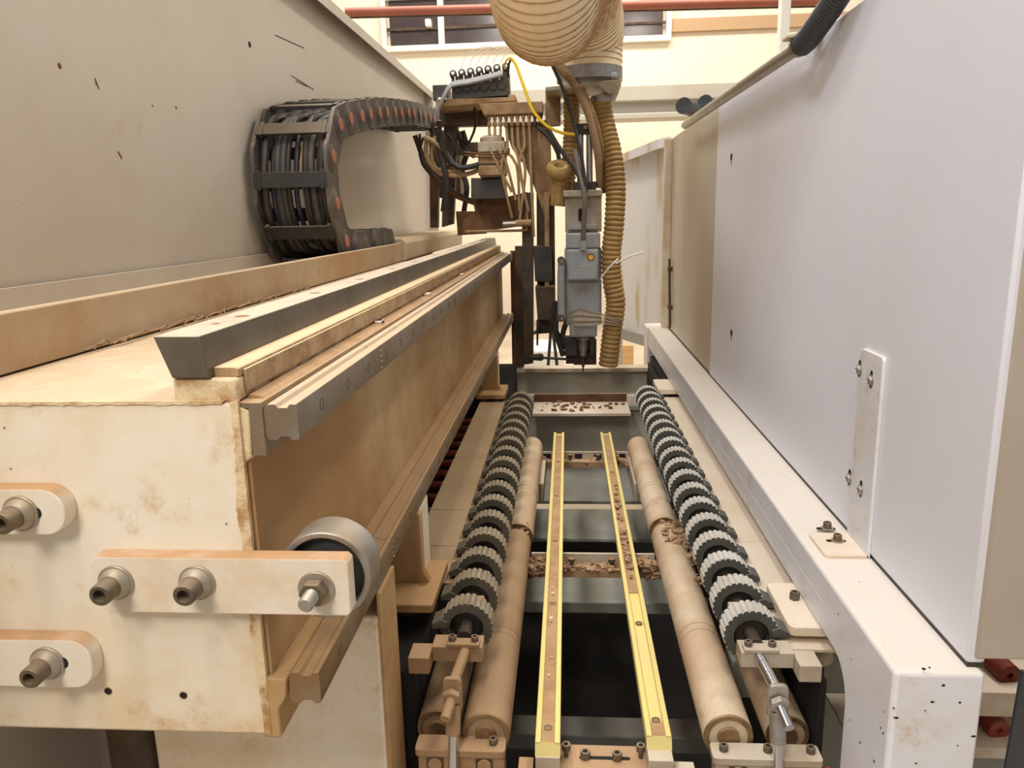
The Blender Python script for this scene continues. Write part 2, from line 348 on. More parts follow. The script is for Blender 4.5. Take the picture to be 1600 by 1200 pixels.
# small white fitting seen on the window, pipes, girder, posts
g = thing('ceiling_girder', (0.5, 9.5, 2.567), 'long pale grey horizontal girder across the hall behind the machine', 'girder')
part(g, 'web', 'girder', lambda m: m.box(-4, 5, 9.5, 9.6, 2.61, 2.753), smooth=False)
part(g, 'top_flange', 'girder', lambda m: m.box(-4, 5, 9.36, 9.7, 2.753, 2.922), bevel=0.01)
part(g, 'bottom_flange', 'girder', lambda m: m.box(-4, 5, 9.34, 9.7, 2.553, 2.617), bevel=0.01)
for (a, b, r, lab) in (((-2.301, 8.5, 3.616), (2.695, 8.8, 3.6), 0.045, 'upper thick red-brown pipe running across the top of the hall'),
                       ((-2.358, 8.7, 3.621), (2.759, 9, 3.604), 0.022, 'thin dark pipe just under the red-brown pipe')):
    o = MB().cyl(a, b, r, 12).build('overhead_pipe', 'pipe' if r > .04 else 'darksteel'); tag(o, lab, 'pipe')
tag(MB().box(1.786, 1.869, 7, 7.1, 0, 4.2).build('white_post', 'white', bevel=0.01), 'tall slim white post in the hall behind the clear tube', 'post')
# far equipment seen low between crossbeam and spindle
tag(MB().prism([(0.377, 6, 0.471)[::2], (0.518, 6, 0.47)[::2], (0.521, 0), (0.379, 0)], 'y', 6.0, 6.03).build('plywood_board', 'ply', bevel=0.002), 'small upright plywood board low behind the amber hose', 'board')
tag(MB().box(-0.443, -0.04, 6.3, 6.9, 0, 0.383).build('far_bench', 'white', bevel=0.01), 'low white bench far behind the spindle', 'bench')
t = thing('far_trestle', (-0.18, 5.6, 0.376), 'dark grey trestle legs standing on the hall floor behind the spindle', 'trestle')
for a, b in (((-0.119, 5.6, 0.737), (-0.184, 5.7, 0)), ((-0.119, 5.6, 0.737), (-0.037, 5.5, 0))): part(t, 'leg', 'cable_black', lambda m: m.cyl(a, b, 0.012, 8))
part(t, 'top_bar', 'cable_black', lambda m: m.cyl((-0.393, 5.6, 0.558), (-0.09, 5.6, 0.736), 0.014, 8))

# ------------------------------------------------------------------ left cover wall with its cable tray
t = thing('cover_panel', (-0.95, 2, 0.4), 'large warm grey sheet metal cover wall on the left side of the machine', 'panel')
part(t, 'sheet', 'wall_left_panel', lambda m: m.box(-0.955, -0.93, -0.6, 5.3, 0.4, 2.30), bevel=0.002)
part(t, 'top_flange', 'wall_left_panel', lambda m: m.prism([(-0.97, 2.30), (-0.885, 2.30), (-0.885, 2.265), (-0.882, 2.265), (-0.882, 2.306), (-0.97, 2.306)], 'y', -0.6, 5.3))
part(t, 'end_flange', 'wall_left_panel', lambda m: m.box(-0.95, -0.88, 5.27, 5.3, 1.3, 2.30), bevel=0.002)
part(t, 'bolt_hole', 'blackmark', lambda m: m.lathe([(0, 0.009), (0.0015, 0.008), (0.0015, 0)], (-0.93, 2.349, 2.008), (1, 0, 0), 14))
for q, r_ in ((((-0.93, 1.434, 1.787)), .006), (((-0.93, 1.542, 1.774)), .003), (((-0.93, 1.75, 1.759)), .003), (((-0.93, 1.859, 1.769)), .004)):
    part(t, 'paint_chip', 'brown', lambda m: m.lathe([(0, r_), (0.0008, r_ * .7), (0.0008, 0)], q, (1, 0, 0), 8))
for a, b in (((-0.93, 2.569, 2.081), (-0.93, 2.848, 2.097)), ((-0.93, 2.69, 1.979), (-0.93, 2.922, 1.969)), ((-0.93, 2.732, 1.969), (-0.93, 2.851, 1.969)), ((-0.93, 1.54, 1.783), (-0.93, 1.549, 1.764)), ((-0.93, 1.588, 1.648), (-0.93, 1.599, 1.634))):
    part(t, 'scratch', 'brown', lambda m: m.cyl(a, b, 0.0018, 6))
t = thing('cable_tray', (-0.79, 2, 1.33), 'long sheet metal cable tray lying on the beam along the left wall', 'tray')
part(t, 'tray_floor', 'tray', lambda m: m.box(-0.92, -0.664, 0.0, 4.3, 1.331, 1.336))
part(t, 'front_lip', 'tray', lambda m: m.prism([(-0.668, 1.331), (-0.66, 1.331), (-0.66, 1.4), (-0.663, 1.403), (-0.668, 1.403)], 'y', 0.0, 3.05), bevel=0.001)
part(t, 'back_lip', 'wall_left_panel', lambda m: m.box(-0.922, -0.917, 0.0, 4.3, 1.331, 1.402), bevel=0.001)
part(t, 'raised_cover', 'tray', lambda m: m.prism([(-0.90, 1.331), (-0.648, 1.331), (-0.64, 1.34), (-0.64, 1.40), (-0.66, 1.418), (-0.90, 1.418)], 'y', 3.06, 4.7), bevel=0.003, label='raised dusty cover at the far end of the tray')
part(t, 'sawdust_ridge', 'chips', lambda m: [m.path(catmull([(-0.650 + random.uniform(-.006, .01), 0.98 + i * .02 + random.uniform(-.012, .012), 1.331 + random.uniform(0, .006)), (-0.645 + random.uniform(-.008, .008), 1.0 + i * .02 + random.uniform(-.01, .01), 1.335 + random.uniform(0, .008)), (-0.652 + random.uniform(-.006, .01), 1.02 + i * .02, 1.331 + random.uniform(0, .006))], .006), 0.0012, 4) for i in range(46)], kind='stuff')

# ------------------------------------------------------------------ main beam on the left
YB0, YB1 = 0.70, 3.72
t = thing('machine_beam', (-0.5, YB0, 0.957), 'massive cream painted machine beam with sawdust-stained side, left foreground', 'beam')
part(t, 'beam_body', 'beam', lambda m: m.prism([(-0.80, 0.957), (-0.325, 0.957), (-0.325, 1.328), (-0.80, 1.328)], 'y', YB0, YB1), bevel=0.004)
part(t, 'side_face', 'beam_side', lambda m: m.prism([(-0.326, 1.025), (-0.317, 1.028), (-0.317, 1.275), (-0.326, 1.275)], 'y', YB0 + 0.006, YB1), label='amber sawdust-caked side of the beam')
part(t, 'upper_ledge', 'edge_rust', lambda m: m.prism([(-0.326, 1.262), (-0.314, 1.27), (-0.312, 1.318), (-0.326, 1.326)], 'y', YB0 + 0.002, YB1), bevel=0.002)
part(t, 'lower_ledge', 'beam_side', lambda m: m.prism([(-0.33, 0.955), (-0.311, 0.955), (-0.311, 0.99), (-0.302, 1.004), (-0.300, 1.026), (-0.33, 1.028)], 'y', YB0 - 0.001, YB1), bevel=0.002)
part(t, 'rail_pedestal', 'edge_rust', lambda m: m.prism([(-0.386, 1.327), (-0.322, 1.327), (-0.322, 1.351), (-0.386, 1.352)], 'y', YB0 + 0.0015, YB1), bevel=0.003)
# crumbling edge of filler at the corner
def ragged(m):
    pts = []
    zz = 0.96
    prof = []
    while zz < 1.33:
        prof.append((-0.3305 + 0.0022 * math.sin(zz * 40) + random.uniform(-.0012, .0012), zz)); zz += 0.004
    poly = prof + [(-0.321, 1.33), (-0.321, 0.96)]
    m.prism(poly, 'y', YB0 - 0.0018, YB0 + 0.004)
part(t, 'chipped_edge', 'edge_rust', ragged)
def toprag(m):
    prof = []; xx = -0.62
    while xx < -0.335: prof.append((xx, 1.3262 + random.uniform(-.0012, .0008))); xx += 0.006
    m.prism(prof + [(-0.335, 1.3295), (-0.62, 1.3295)], 'y', YB0 - 0.0012, YB0 + 0.003)
part(t, 'chipped_edge', 'edge_rust', toprag)
for q in ((-0.499, 0.7, 1.007), (-0.415, 0.7, 1.004)):
    part(t, 'screw_hole', 'blackmark', lambda m: m.lathe([(0, 0.0034), (0.0004, 0.0033), (0.0004, 0)], (q[0], 0.6998, q[2]), (0, -1, 0), 14))
    part(t, 'hole_rim', 'brown', lambda m: m.ringprism(circ(q[0], q[2], .0042, 14), circ(q[0], q[2], .0033, 14), 'y', 0.699, 0.7002))

def front_bolt(parent, q, nut=False):
    """washer, spring washer and socket head standing out of a plate whose face is at y=0.68"""
    x, _, z = q
    wsh = part(parent, 'washer', 'washer', lambda m: m.lathe([(0, 0.0185), (0.0028, 0.0185), (0.0034, 0.0178), (0.0034, 0.009)], (x, 0.68, z), (0, -1, 0), 32))
    if nut:
        o = part(parent, 'hex_nut', 'bolt', lambda m: m.prism(circ(x, z, 0.0135, 6), 'y', 0.6765, 0.664), bevel=0.0012)
        part(parent, 'threaded_end', 'zinc', lambda m: m.lathe([(0, .0075)] + [(0.001 * k, .0078 if k % 2 else .0070) for k in range(1, 19)] + [(0.0195, .006), (0.0195, 0)], (x, 0.664, z), (0, -1, 0), 20), label='bright threaded bolt end')
    else:
        part(parent, 'spacer', 'washer', lambda m: m.lathe([(0, .0165), (.004, .0155), (.007, .0130), (.009, .0120)], (x, 0.677, z), (0, -1, 0), 28))
        part(parent, 'bolt_head', 'bolt', lambda m: m.lathe([(0, .0112), (.016, .0112), (.0178, .0100), (.0178, .0064), (.008, .006), (.008, 0)], (x, 0.668, z), (0, -1, 0), 28))
def lug(x0, x1, z0, z1, bx, bz, label, slot):
    r = thing('clamp_lug', ((x0 + x1) / 2, 0.68, z0), label, 'bracket')
    m = MB(); m.prism(rrect(x0, x1, z0, z1, 0.022, 6, (0, 1, 1, 0)), 'y', 0.68, 0.70); m.build('lug_plate', 'plate_cream', r, bevel=0.0015)
    part(r, 'slot', 'blackmark', lambda m: m.prism(rrect(bx - .02, slot, bz - .0065, bz + .0065, .006, 4), 'y', 0.6796, 0.681))
    front_bolt(r, (bx, 0, bz))
lug(-0.78, -0.502, 1.196, 1.245, -0.547, 1.22, 'upper left cream clamp lug with slotted hole and socket bolt, bolted on beam end', -0.526)
lug(-0.78, -0.499, 1.023, 1.079, -0.546, 1.053, 'lower left cream clamp lug with slotted hole, lowest bolted on beam end', -0.524)
r = thing('stop_arm', (-0.353, 0.68, 1.112), 'long cream bar with three bolts carrying a grey roller at beam corner', 'bracket')
x0, x1 = -0.483, -0.218; z0, z1 = 1.112, 1.173
part(r, 'arm_plate', 'plate_cream', lambda m: m.prism([(x0, z0 + .014), (x0 + .010, z0), (x1 - .004, z0), (x1, z0 + .004), (x1, z1 - .004), (x1 - .004, z1), (x0 + .004, z1), (x0, z1 - .006)], 'y', 0.68, 0.70), bevel=0.0012)
front_bolt(r, (-0.458, 0.678, 1.146)); front_bolt(r, (-0.373, 0.678, 1.147)); front_bolt(r, (-0.251, 0.678, 1.142), nut=True)
q = (-0.252, 0.68, 1.141)
part(r, 'roller_rim', 'zinc', lambda m: m.ringprism(circ(q[0], q[2], .048, 48), circ(q[0], q[2], .041, 48), 'y', 0.708, 0.752), bevel=0.0015, label='grey steel roller rim')
part(r, 'roller_face', 'black', lambda m: m.lathe([(0, .0412), (.002, .03), (.004, .026), (.004, 0)], (q[0], 0.72, q[2]), (0, -1, 0), 40), label='black roller hub')
part(r, 'axle', 'bolt', lambda m: m.cyl((q[0], .70, q[2]), (q[0], .72, q[2]), .012, 20))

# steel bar on top, strip, angle, rails
t = thing('guide_bar', (-0.37, 0.7, 1.352), 'thick dark steel bar with countersunk holes lying on top of beam', 'bar')
part(t, 'bar', 'steel', lambda m: m.prism([(-0.3835, 1.3525), (-0.3465, 1.3525), (-0.352, 1.394), (-0.398, 1.394)], 'y', 0.698, 3.78), bevel=0.0012)
ys = [0.782, 0.844, 1.104, 1.352, 1.614, 1.858]
y_ = ys[-1]
while y_ < 3.5: y_ += 0.3; ys.append(y_)
for k, y_ in enumerate(ys):
    rr = 0.0045 if k % 2 == 0 and k == 0 else 0.0085
    part(t, 'screw_hole', 'brown', lambda m: m.lathe([(0, rr), (0.0004, rr * .96), (0.0004, 0)], (-0.374 if rr < .006 else -0.372, y_, 1.3938), (0, 0, 1), 18))
t = thing('pitted_strip', (-0.325, 0.72, 1.345), 'pitted cream strip running beside the thick steel bar on beam', 'strip')
part(t, 'strip', 'strip', lambda m: m.prism([(-0.347, 1.351), (-0.322, 1.351), (-0.322, 1.359), (-0.325, 1.361), (-0.347, 1.361)], 'y', 0.71, 3.7), bevel=0.001)
part(t, 'strip_side', 'strip', lambda m: m.box(-0.322, -0.319, 0.72, 3.7, 1.334, 1.357), bevel=0.0008)
part(t, 'angle_plate', 'rail_low', lambda m: m.prism([(-0.322, 1.327), (-0.299, 1.327), (-0.299, 1.272), (-0.313, 1.272), (-0.313, 1.321), (-0.322, 1.321)][::-1], 'y', 0.703, 3.7), bevel=0.0008)
part(t, 'angle_dust', 'groove_dust', lambda m: m.prism([(-0.320, 1.3268), (-0.302, 1.3268), (-0.306, 1.3292), (-0.318, 1.331)], 'y', 0.72, 3.7))
for py_ in (1.239, 1.238, 1.686, 2.253):
    part(t, 'chip', 'plate_white', lambda m: m.box(-.318, -.306, py_ - .012, py_ + .012, 1.329, 1.335), bevel=0.002)
def rail_profile(x0, z0, w_=0.034, h_=0.036):
    # grooved top and bottom, bolted through the outer face
    x1 = x0 + w_; z1 = z0 + h_
    return [(x0, z0 + .004), (x0 + .004, z0), (x0 + .012, z0), (x0 + .015, z0 + .0035), (x0 + .024, z0 + .0035), (x0 + .027, z0), (x1 - .001, z0), (x1, z0 + .002),
            (x1, z1 - .002), (x1 - .001, z1), (x0 + .027, z1), (x0 + .024, z1 - .0035), (x0 + .015, z1 - .0035), (x0 + .012, z1), (x0 + .004, z1), (x0, z1 - .004)]
def rail(x0, z0, joints, mat, label):
    t = thing('linear_rail', (x0 + .017, joints[0], z0), label, 'rail')
    for a, b in zip(joints[:-1], joints[1:]):
        part(t, 'rail_segment', mat, lambda m: m.prism(rail_profile(x0, z0), 'y', a + .0006, b - .0006))
    part(t, 'spacer_bar', 'edge_rust', lambda m: m.box(x0 - .016, x0 + .004, joints[0] + .004, joints[-1], z0 + .006, z0 + .031))
    y = joints[0] + 0.075
    while y < joints[-1] - .02:
        part(t, 'bolt_plug_rim', 'darksteel', lambda m: m.ringprism(circ(y, z0 + .018, .0066, 18), circ(y, z0 + .018, .0056, 18), 'x', x0 + .033, x0 + .0343))
        y += 0.10
    for j in joints[1:-1]:
        for k in range(4):
            part(t, 'grease_bead', 'edge_rust', lambda m: m.lathe([(0, .0014), (.0012, .001), (.0014, 0)], (x0 + .034, j + random.uniform(-.002, .004), z0 + .005 + .008 * k), (1, 0, 0), 6))
rail(-0.299, 1.288, [0.705, 1.048, 2.33, 3.72], 'rail', 'upper ground steel linear rail along the beam side')
rail(-0.300, 0.994, [0.705, 1.053, 2.338, 3.72], 'rail_low', 'lower ground steel linear rail along bottom of beam side')

# column carrying the beam, feet
t = thing('support_column', (-0.43, 1.0, 0), 'cream sawdust-stained column under the front end of the beam', 'column')
part(t, 'column_body', 'beam', lambda m: m.box(-0.618, -0.268, 0.95, 1.04, 0, 0.958), bevel=0.004)
part(t, 'column_side', 'beam_side', lambda m: m.box(-0.269, -0.262, 0.953, 1.04, 0, 0.992), bevel=0.002, label='amber stained side of the column')
t = thing('roller_guard', (-0.66, 0.98, 0), 'grey rounded guard beside the cream column at bottom left', 'guard')
part(t, 'guard_body', 'darksteel', lambda m: m.lathe([(0, .045), (.78, .045), (.8, .03), (.8, 0)], (-.665, .99, 0), (0, 0, 1), 24))
part(t, 'guard_cap', 'zinc', lambda m: m.lathe([(0, .022), (.05, .022), (.055, .015), (.055, 0)], (-.628, .965, .80), (0, 0, 1), 20))
tag(MB().box(-1.2, -0.45, 1.25, 1.28, 0, 0.94).build('lower_sheet', 'panel_front', bevel=0.002), 'grey beige sheet below the beam end at bottom left', 'panel')
def foot(y, label):
    t = thing('beam_foot', (-0.268, y, 0.83), label, 'bracket')
    part(t, 'web', 'beam_side', lambda m: m.prism([(-0.33, 0.99), (-0.262, 0.99), (-0.262, 0.88), (-0.250, 0.857), (-0.33, 0.857)], 'y', y + .035, y + .055), bevel=0.002)
    part(t, 'web', 'beam', lambda m: m.prism([(y + .055, .99), (y + .13, .99), (y + .13, .857), (y + .05, .857)], 'x', -0.285, -0.266), bevel=0.002)
    part(t, 'foot_plate', 'beam_side', lambda m: m.prism(rrect(-0.34, -0.232, y - .045, y + .13, .008, 3), 'z', 0.842, 0.858), bevel=0.002)
    part(t, 'foot_hole', 'brown', lambda m: m.lathe([(0, .008), (.0012, .007), (.0012, 0)], (-0.262, y + .03, 0.858), (0, 0, 1), 12))
    part(t, 'leveling_foot', 'darksteel', lambda m: m.cyl((-0.29, y + .04, 0.78), (-0.29, y + .04, 0.843), .022, 18))
foot(1.21, 'sawdust-caked foot bracket under the beam in front of the toothed rollers')
foot(2.75, 'second foot bracket under the far end of the beam')

# ------------------------------------------------------------------ cable carrier
J = [(2.98, 1.41), (2.846, 1.41), (2.712, 1.41), (2.579, 1.41), (2.452, 1.406), (2.336, 1.434), (2.262, 1.546), (2.264, 1.679), (2.348, 1.776), (2.478, 1.808), (2.607, 1.831), (2.735, 1.853), (2.863, 1.872),
     (2.995, 1.89), (3.128, 1.906), (3.262, 1.922), (3.395, 1.937), (3.53, 1.951), (3.665, 1.963), (3.8, 1.974), (3.935, 1.983), (4.07, 1.990), (4.2, 1.996)]
t = thing('cable_carrier', (-0.79, 2.5, 1.336), 'dark cable carrier chain with orange-red pin caps bending over on the tray', 'cable chain')
def hull(a, b, ra, rb, n=7):
    d = math.atan2(b[1] - a[1], b[0] - a[0]); out = []
    for i in range(n + 1):
        an = d + PI / 2 + PI * i / n; out.append((a[0] + ra * math.cos(an), a[1] + ra * math.sin(an)))
    for i in range(n + 1):
        an = d - PI / 2 + PI * i / n; out.append((b[0] + rb * math.cos(an), b[1] + rb * math.sin(an)))
    return out
XR, XL = -0.68, -0.905
for i in range(len(J) - 1):
    a, b = J[i], J[i + 1]; off = 0.0025 if i % 2 else 0.0
    dy, dz = b[0] - a[0], b[1] - a[1]; L = math.hypot(dy, dz); ty, tz = dy / L, dz / L
    for x, s_ in ((XR, 1), (XL, -1)):
        def link(m):
            m.prism(hull((a[0] + ty * .012, a[1] + tz * .012), b, .049, .052), 'x', x + s_ * off, x + s_ * (off - .011))
            m.lathe([(-.004, .047), (.0015, .0455), (.0015, .040), (.003, .0385), (.003, .033), (.0045, .0315), (.0045, .026), (.006, .0245), (.006, 0)], (x + s_ * off, b[0], b[1]), (s_, 0, 0), 20)
        lk = part(t, 'link_plate', 'chain', link)
        if s_ > 0 and i > 3: part(lk, 'pin_cap', 'pin', lambda m: m.lathe([(0, .019), (.0022, .018), (.0022, 0)], (x + s_ * (off + .0058), b[0], b[1]), (s_, 0, 0), 16))
    # crossbars on the outside and inside of the bend
    cy, cz = (a[0] + b[0]) / 2, (a[1] + b[1]) / 2
    ny, nz = tz, -ty           # outward side (away from bend centre)
    for sgn, mt in ((-1, 'chain_dark'), (1, 'chain_dark')):
        def bar(m):
            oy, oz = cy + sgn * ny * .048, cz + sgn * nz * .048
            h, th = .022, .004
            poly = [(oy + ty * h + ny * th, oz + tz * h + nz * th), (oy - ty * h + ny * th, oz - tz * h + nz * th), (oy - ty * h - ny * th, oz - tz * h - nz * th), (oy + ty * h - ny * th, oz + tz * h - nz * th)]
            m.prism(poly, 'x', XL + .004, XR - .004)
            for xx in (XL + .014, XR - .024):
                h2, t2 = .027, .007
                poly = [(oy + ty * h2 + ny * t2, oz + tz * h2 + nz * t2), (oy - ty * h2 + ny * t2, oz - tz * h2 + nz * t2), (oy - ty * h2 - ny * t2, oz - tz * h2 - nz * t2), (oy + ty * h2 - ny * t2, oz + tz * h2 - nz * t2)]
                m.prism(poly, 'x', xx, xx + .012)
        part(t, 'crossbar', mt, bar, bevel=0.0012)
cab = [('cable_black', .013), ('cable_blue', .008), ('cable_slate', .012), ('cable_slate', .010), ('cable_black', .009), ('cable_blue', .008), ('cable_tan', .004), ('cable_black', .010), ('cable_slate', .013), ('cable_black', .008), ('cable_black', .009)]
for k, (mt, rr) in enumerate(cab):
    x = XL + .026 + k * .0172; of = random.uniform(-.016, .016)
    pts = []
    for i, (y, z) in enumerate(J):
        a = J[max(i - 1, 0)]; b = J[min(i + 1, len(J) - 1)]; L = math.hypot(b[0] - a[0], b[1] - a[1])
        ny, nz = (b[1] - a[1]) / L, -(b[0] - a[0]) / L
        o_ = of + random.uniform(-.006, .006)
        pts.append((x + random.uniform(-.003, .003), y - ny * o_, z - nz * o_))
    tag(MB().path(catmull(pts, .03), rr, 8).build('cable', mt, t))

# ------------------------------------------------------------------ right: white beam, post, panels, bracket
t = thing('white_frame_beam', (0.44, 0.85, 0), 'long white painted square tube frame beam with front post, right side', 'frame')
def post(m):
    pr = [(0.850, 0), (0.850, 0.952)] + [(3.86, 0.952), (3.86, 0.858)]
    for i in range(7):
        a = PI / 2 + PI / 2 * i / 6; pr.append((1.05 + .055 * math.cos(a), 0.803 + .055 * math.sin(a)))
    pr.append((0.995, 0))
    m.prism(pr[::-1], 'x', 0.39, 0.496)
part(t, 'beam_and_post', 'white_beam', post, bevel=0.006, seg=3)
for q in ((0.423, 0.85, 0.957), (0.43, 0.85, 0.959), (0.393, 0.85, 0.903), (0.469, 0.85, 0.913), (0.437, 0.85, 0.913), (0.43, 0.85, 0.901), (0.397, 0.85, 0.89), (0.426, 0.85, 0.827), (0.49, 0.85, 0.867), (0.448, 0.85, 0.936)):
    rr = random.choice((.0009, .0013, .0017))
    part(t, 'paint_chip', 'blackmark', lambda m: m.prism([(q[0] + rr * math.cos(k) * random.uniform(.6, 2.2), q[2] + rr * math.sin(k) * random.uniform(.6, 1)) for k in range(6)], 'y', .8494, .851))
for q in ((0.39, 0.873, 0.858), (0.39, 0.869, 0.884), (0.39, 0.865, 0.857), (0.39, 0.883, 0.802), (0.39, 0.969, 0.799), (0.39, 0.929, 0.794), (0.39, 0.981, 0.886), (0.39, 1.04, 0.922)):
    rr = random.choice((.0009, .0014, .0018))
    part(t, 'paint_chip', 'blackmark', lambda m: m.prism([(q[1] + rr * math.cos(k) * random.uniform(.6, 1.4), q[2] + rr * math.sin(k) * random.uniform(.6, 1.6)) for k in range(6)], 'x', .3894, .391))
part(t, 'far_post', 'white_beam', lambda m: m.box(0.385, 0.43, 3.70, 3.86, 0, 0.95), bevel=0.004)
part(t, 'weld_line', 'white_beam', lambda m: m.cyl((0.3905, 1.1, 0.905), (0.3905, 3.7, 0.905), 0.0009, 6))
t = thing('side_enclosure', (0.6, 0.86, 0.956), 'tall bluish white enclosure wall standing on white beam at right', 'panel')
part(t, 'side_sheet', 'panel', lambda m: m.prism([(0.478, 0.956), (0.70, 0.956), (0.70, 2.6), (0.478, 2.6)], 'y', 0.862, 0.864), smooth=False)
bpy.data.objects.remove(t.children[0])
TOPZ = 1.826
part(t, 'side_sheet', 'panel', lambda m: m.box(0.478, 0.50, 0.862, 2.57, 0.958, TOPZ), bevel=0.004)
part(t, 'rear_sheet', 'panel_back', lambda m: m.box(0.482, 0.50, 2.572, 3.72, 0.958, TOPZ), bevel=0.003, label='beige stained rear sheet of the enclosure')
part(t, 'upper_sheet', 'panel', lambda m: m.prism([(0.50, TOPZ - .002), (0.50, TOPZ + .001), (0.56, TOPZ + .001), (0.56, TOPZ - .002)], 'y', 0.862, 3.72))
part(t, 'front_sheet', 'panel_front', lambda m: m.box(0.486, 1.5, 0.858, 0.884, 0.966, 2.2), bevel=0.003, label='grey beige front face of the enclosure')
for q in ((0.478, 2.344, 1.651), (0.478, 2.249, 1.149)):
    part(t, 'screw_hole', 'blackmark', lambda m: m.box(.4765, .479, q[1] - .010, q[1] + .010, q[2] - .008, q[2] + .008), bevel=0.001)
    part(t, 'hole_drip', 'blackmark', lambda m: m.box(.4772, .479, q[1] - .003, q[1] + .002, q[2] - .022, q[2] - .006))
part(t, 'bottom_seal', 'cable_black', lambda m: m.box(0.480, 0.50, 0.864, 3.7, 0.9515, 0.959))
part(t, 'end_stiffener', 'plate_white', lambda m: m.box(0.45, 0.483, 3.68, 3.73, 0.95, TOPZ), bevel=0.003)
part(t, 'hinge_rod', 'darksteel', lambda m: m.path([(0.47, 3.599, 1.285), (0.47, 3.525, 0.977)], 0.006, 8))
for q in ((0.47, 3.592, 1.241), (0.47, 3.563, 1.067)): part(t, 'hinge_clip', 'darksteel', lambda m: m.box(.462, .484, q[1] - .02, q[1] + .01, q[2] - .01, q[2] + .01), bevel=.002)
t = thing('angle_bracket', (0.45, 1.2, 0.952), 'tall L-shaped steel bracket screwed to white panel and frame beam', 'bracket')
YA, YC = 1.161, 1.25
zt, zb = 1.278, 0.952
part(t, 'upright_plate', 'white_beam', lambda m: m.prism(rrect(YA, YC, zb + .001, zt, .008, 4, (0, 0, 1, 1)), 'x', 0.472, 0.478), bevel=0.001)
part(t, 'foot_plate', 'plate_white', lambda m: m.prism(rrect(0.408, 0.476, YA, YC, .008, 4, (1, 0, 0, 1)), 'z', 0.952, 0.958), bevel=0.001)
for q in ((0.472, 1.249, 1.242), (0.472, 1.199, 1.235), (0.472, 1.257, 1.053), (0.472, 1.205, 1.052)):
    part(t, 'slot', 'blackmark', lambda m: m.prism(rrect(q[1] - .0045, q[1] + .0045, q[2] - .012, q[2] + .016, .004, 4), 'x', 0.4714, 0.4725))
    part(t, 'button_screw', 'zinc', lambda m: m.lathe([(0, .0095), (.001, .0095), (.0012, .0072), (.004, .006), (.0055, .0035), (.0045, .003), (.0045, 0)], (.4718, q[1], q[2]), (-1, 0, 0), 18))
for q in ((0.445, 1.267, 0.958), (0.445, 1.216, 0.958)):
    part(t, 'foot_slot', 'blackmark', lambda m: m.prism(rrect(q[0] - .018, q[0] + .014, q[1] - .0045, q[1] + .0045, .004, 4), 'z', 0.9575, 0.9585))
    part(t, 'flat_washer', 'washer', lambda m: m.lathe([(0, .0105), (.0014, .0105), (.0014, .005)], (q[0], q[1], .9583), (0, 0, 1), 20))
    cap_screw(t, (q[0], q[1], .9595), (0, 0, 1), .0068, .0105)
# tube along the top of the panel and its black hose
t = thing('clear_conduit', (0.465, 1.7, 1.83), 'steel conduit tube fixed along the top edge of the white panel', 'tube')
a, b = (0.442, 3.032, 1.813), (0.442, 1.573, 1.8)
part(t, 'pipe', 'zinc', lambda m: m.cyl(a, b, 0.0135, 20))
part(t, 'pipe_clamp', 'plate_white', lambda m: m.box(b[0] - .028, b[0] + .05, b[1] - .01, b[1] + .03, b[2] + .012, b[2] + .02), bevel=.002)
part(t, 'clamp_ring', 'zinc', lambda m: m.cyl((b[0], b[1] + .02, b[2]), (b[0], b[1] - .02, b[2] + .004), .019, 20))
ho = ribbed([(b[0], b[1], b[2]), (b[0] + .004, b[1] - .06, b[2] + .012), (b[0] + .02, b[1] - .20, b[2] + .075), (b[0] + .03, b[1] - .34, b[2] + .18), (b[0] + .05, b[1] - .45, b[2] + .32), (b[0] + .08, b[1] - .5, b[2] + .5)], 0.022, 0.008, 0.0025, 24, 5, 0.8).build('corrugated_hose', 'hose_black')
tag(ho, 'black corrugated hose rising from the conduit above the white panel', 'hose')
for (q, r_, lab) in (((0.56, 3.9, 1.993), .036, 'dark grey pipe stub above the far end of the panel, left of the two'), ((0.713, 4.2, 2.043), .036, 'dark grey pipe stub, the right one half behind the conduit')):
    m = MB(); m.ringprism(circ(0, 0, r_, 24), circ(0, 0, r_ * .86, 24), 'y', -.0, .02)
    m = MB(); m.path(catmull([q, (q[0] + .1, q[1] + .22, q[2] - .02), (q[0] + .2, q[1] + .4, q[2] - .2), (q[0] + .2, q[1] + .42, 1.0), (q[0] + .2, q[1] + .42, 0)], .06), r_, 20); m.lathe([(0, r_ + .003), (.006, r_ + .003), (.006, r_)], q, (.42, .9, -.1), 24)
    tag(m.build('pipe_stub', 'hose_black'), lab, 'pipe')
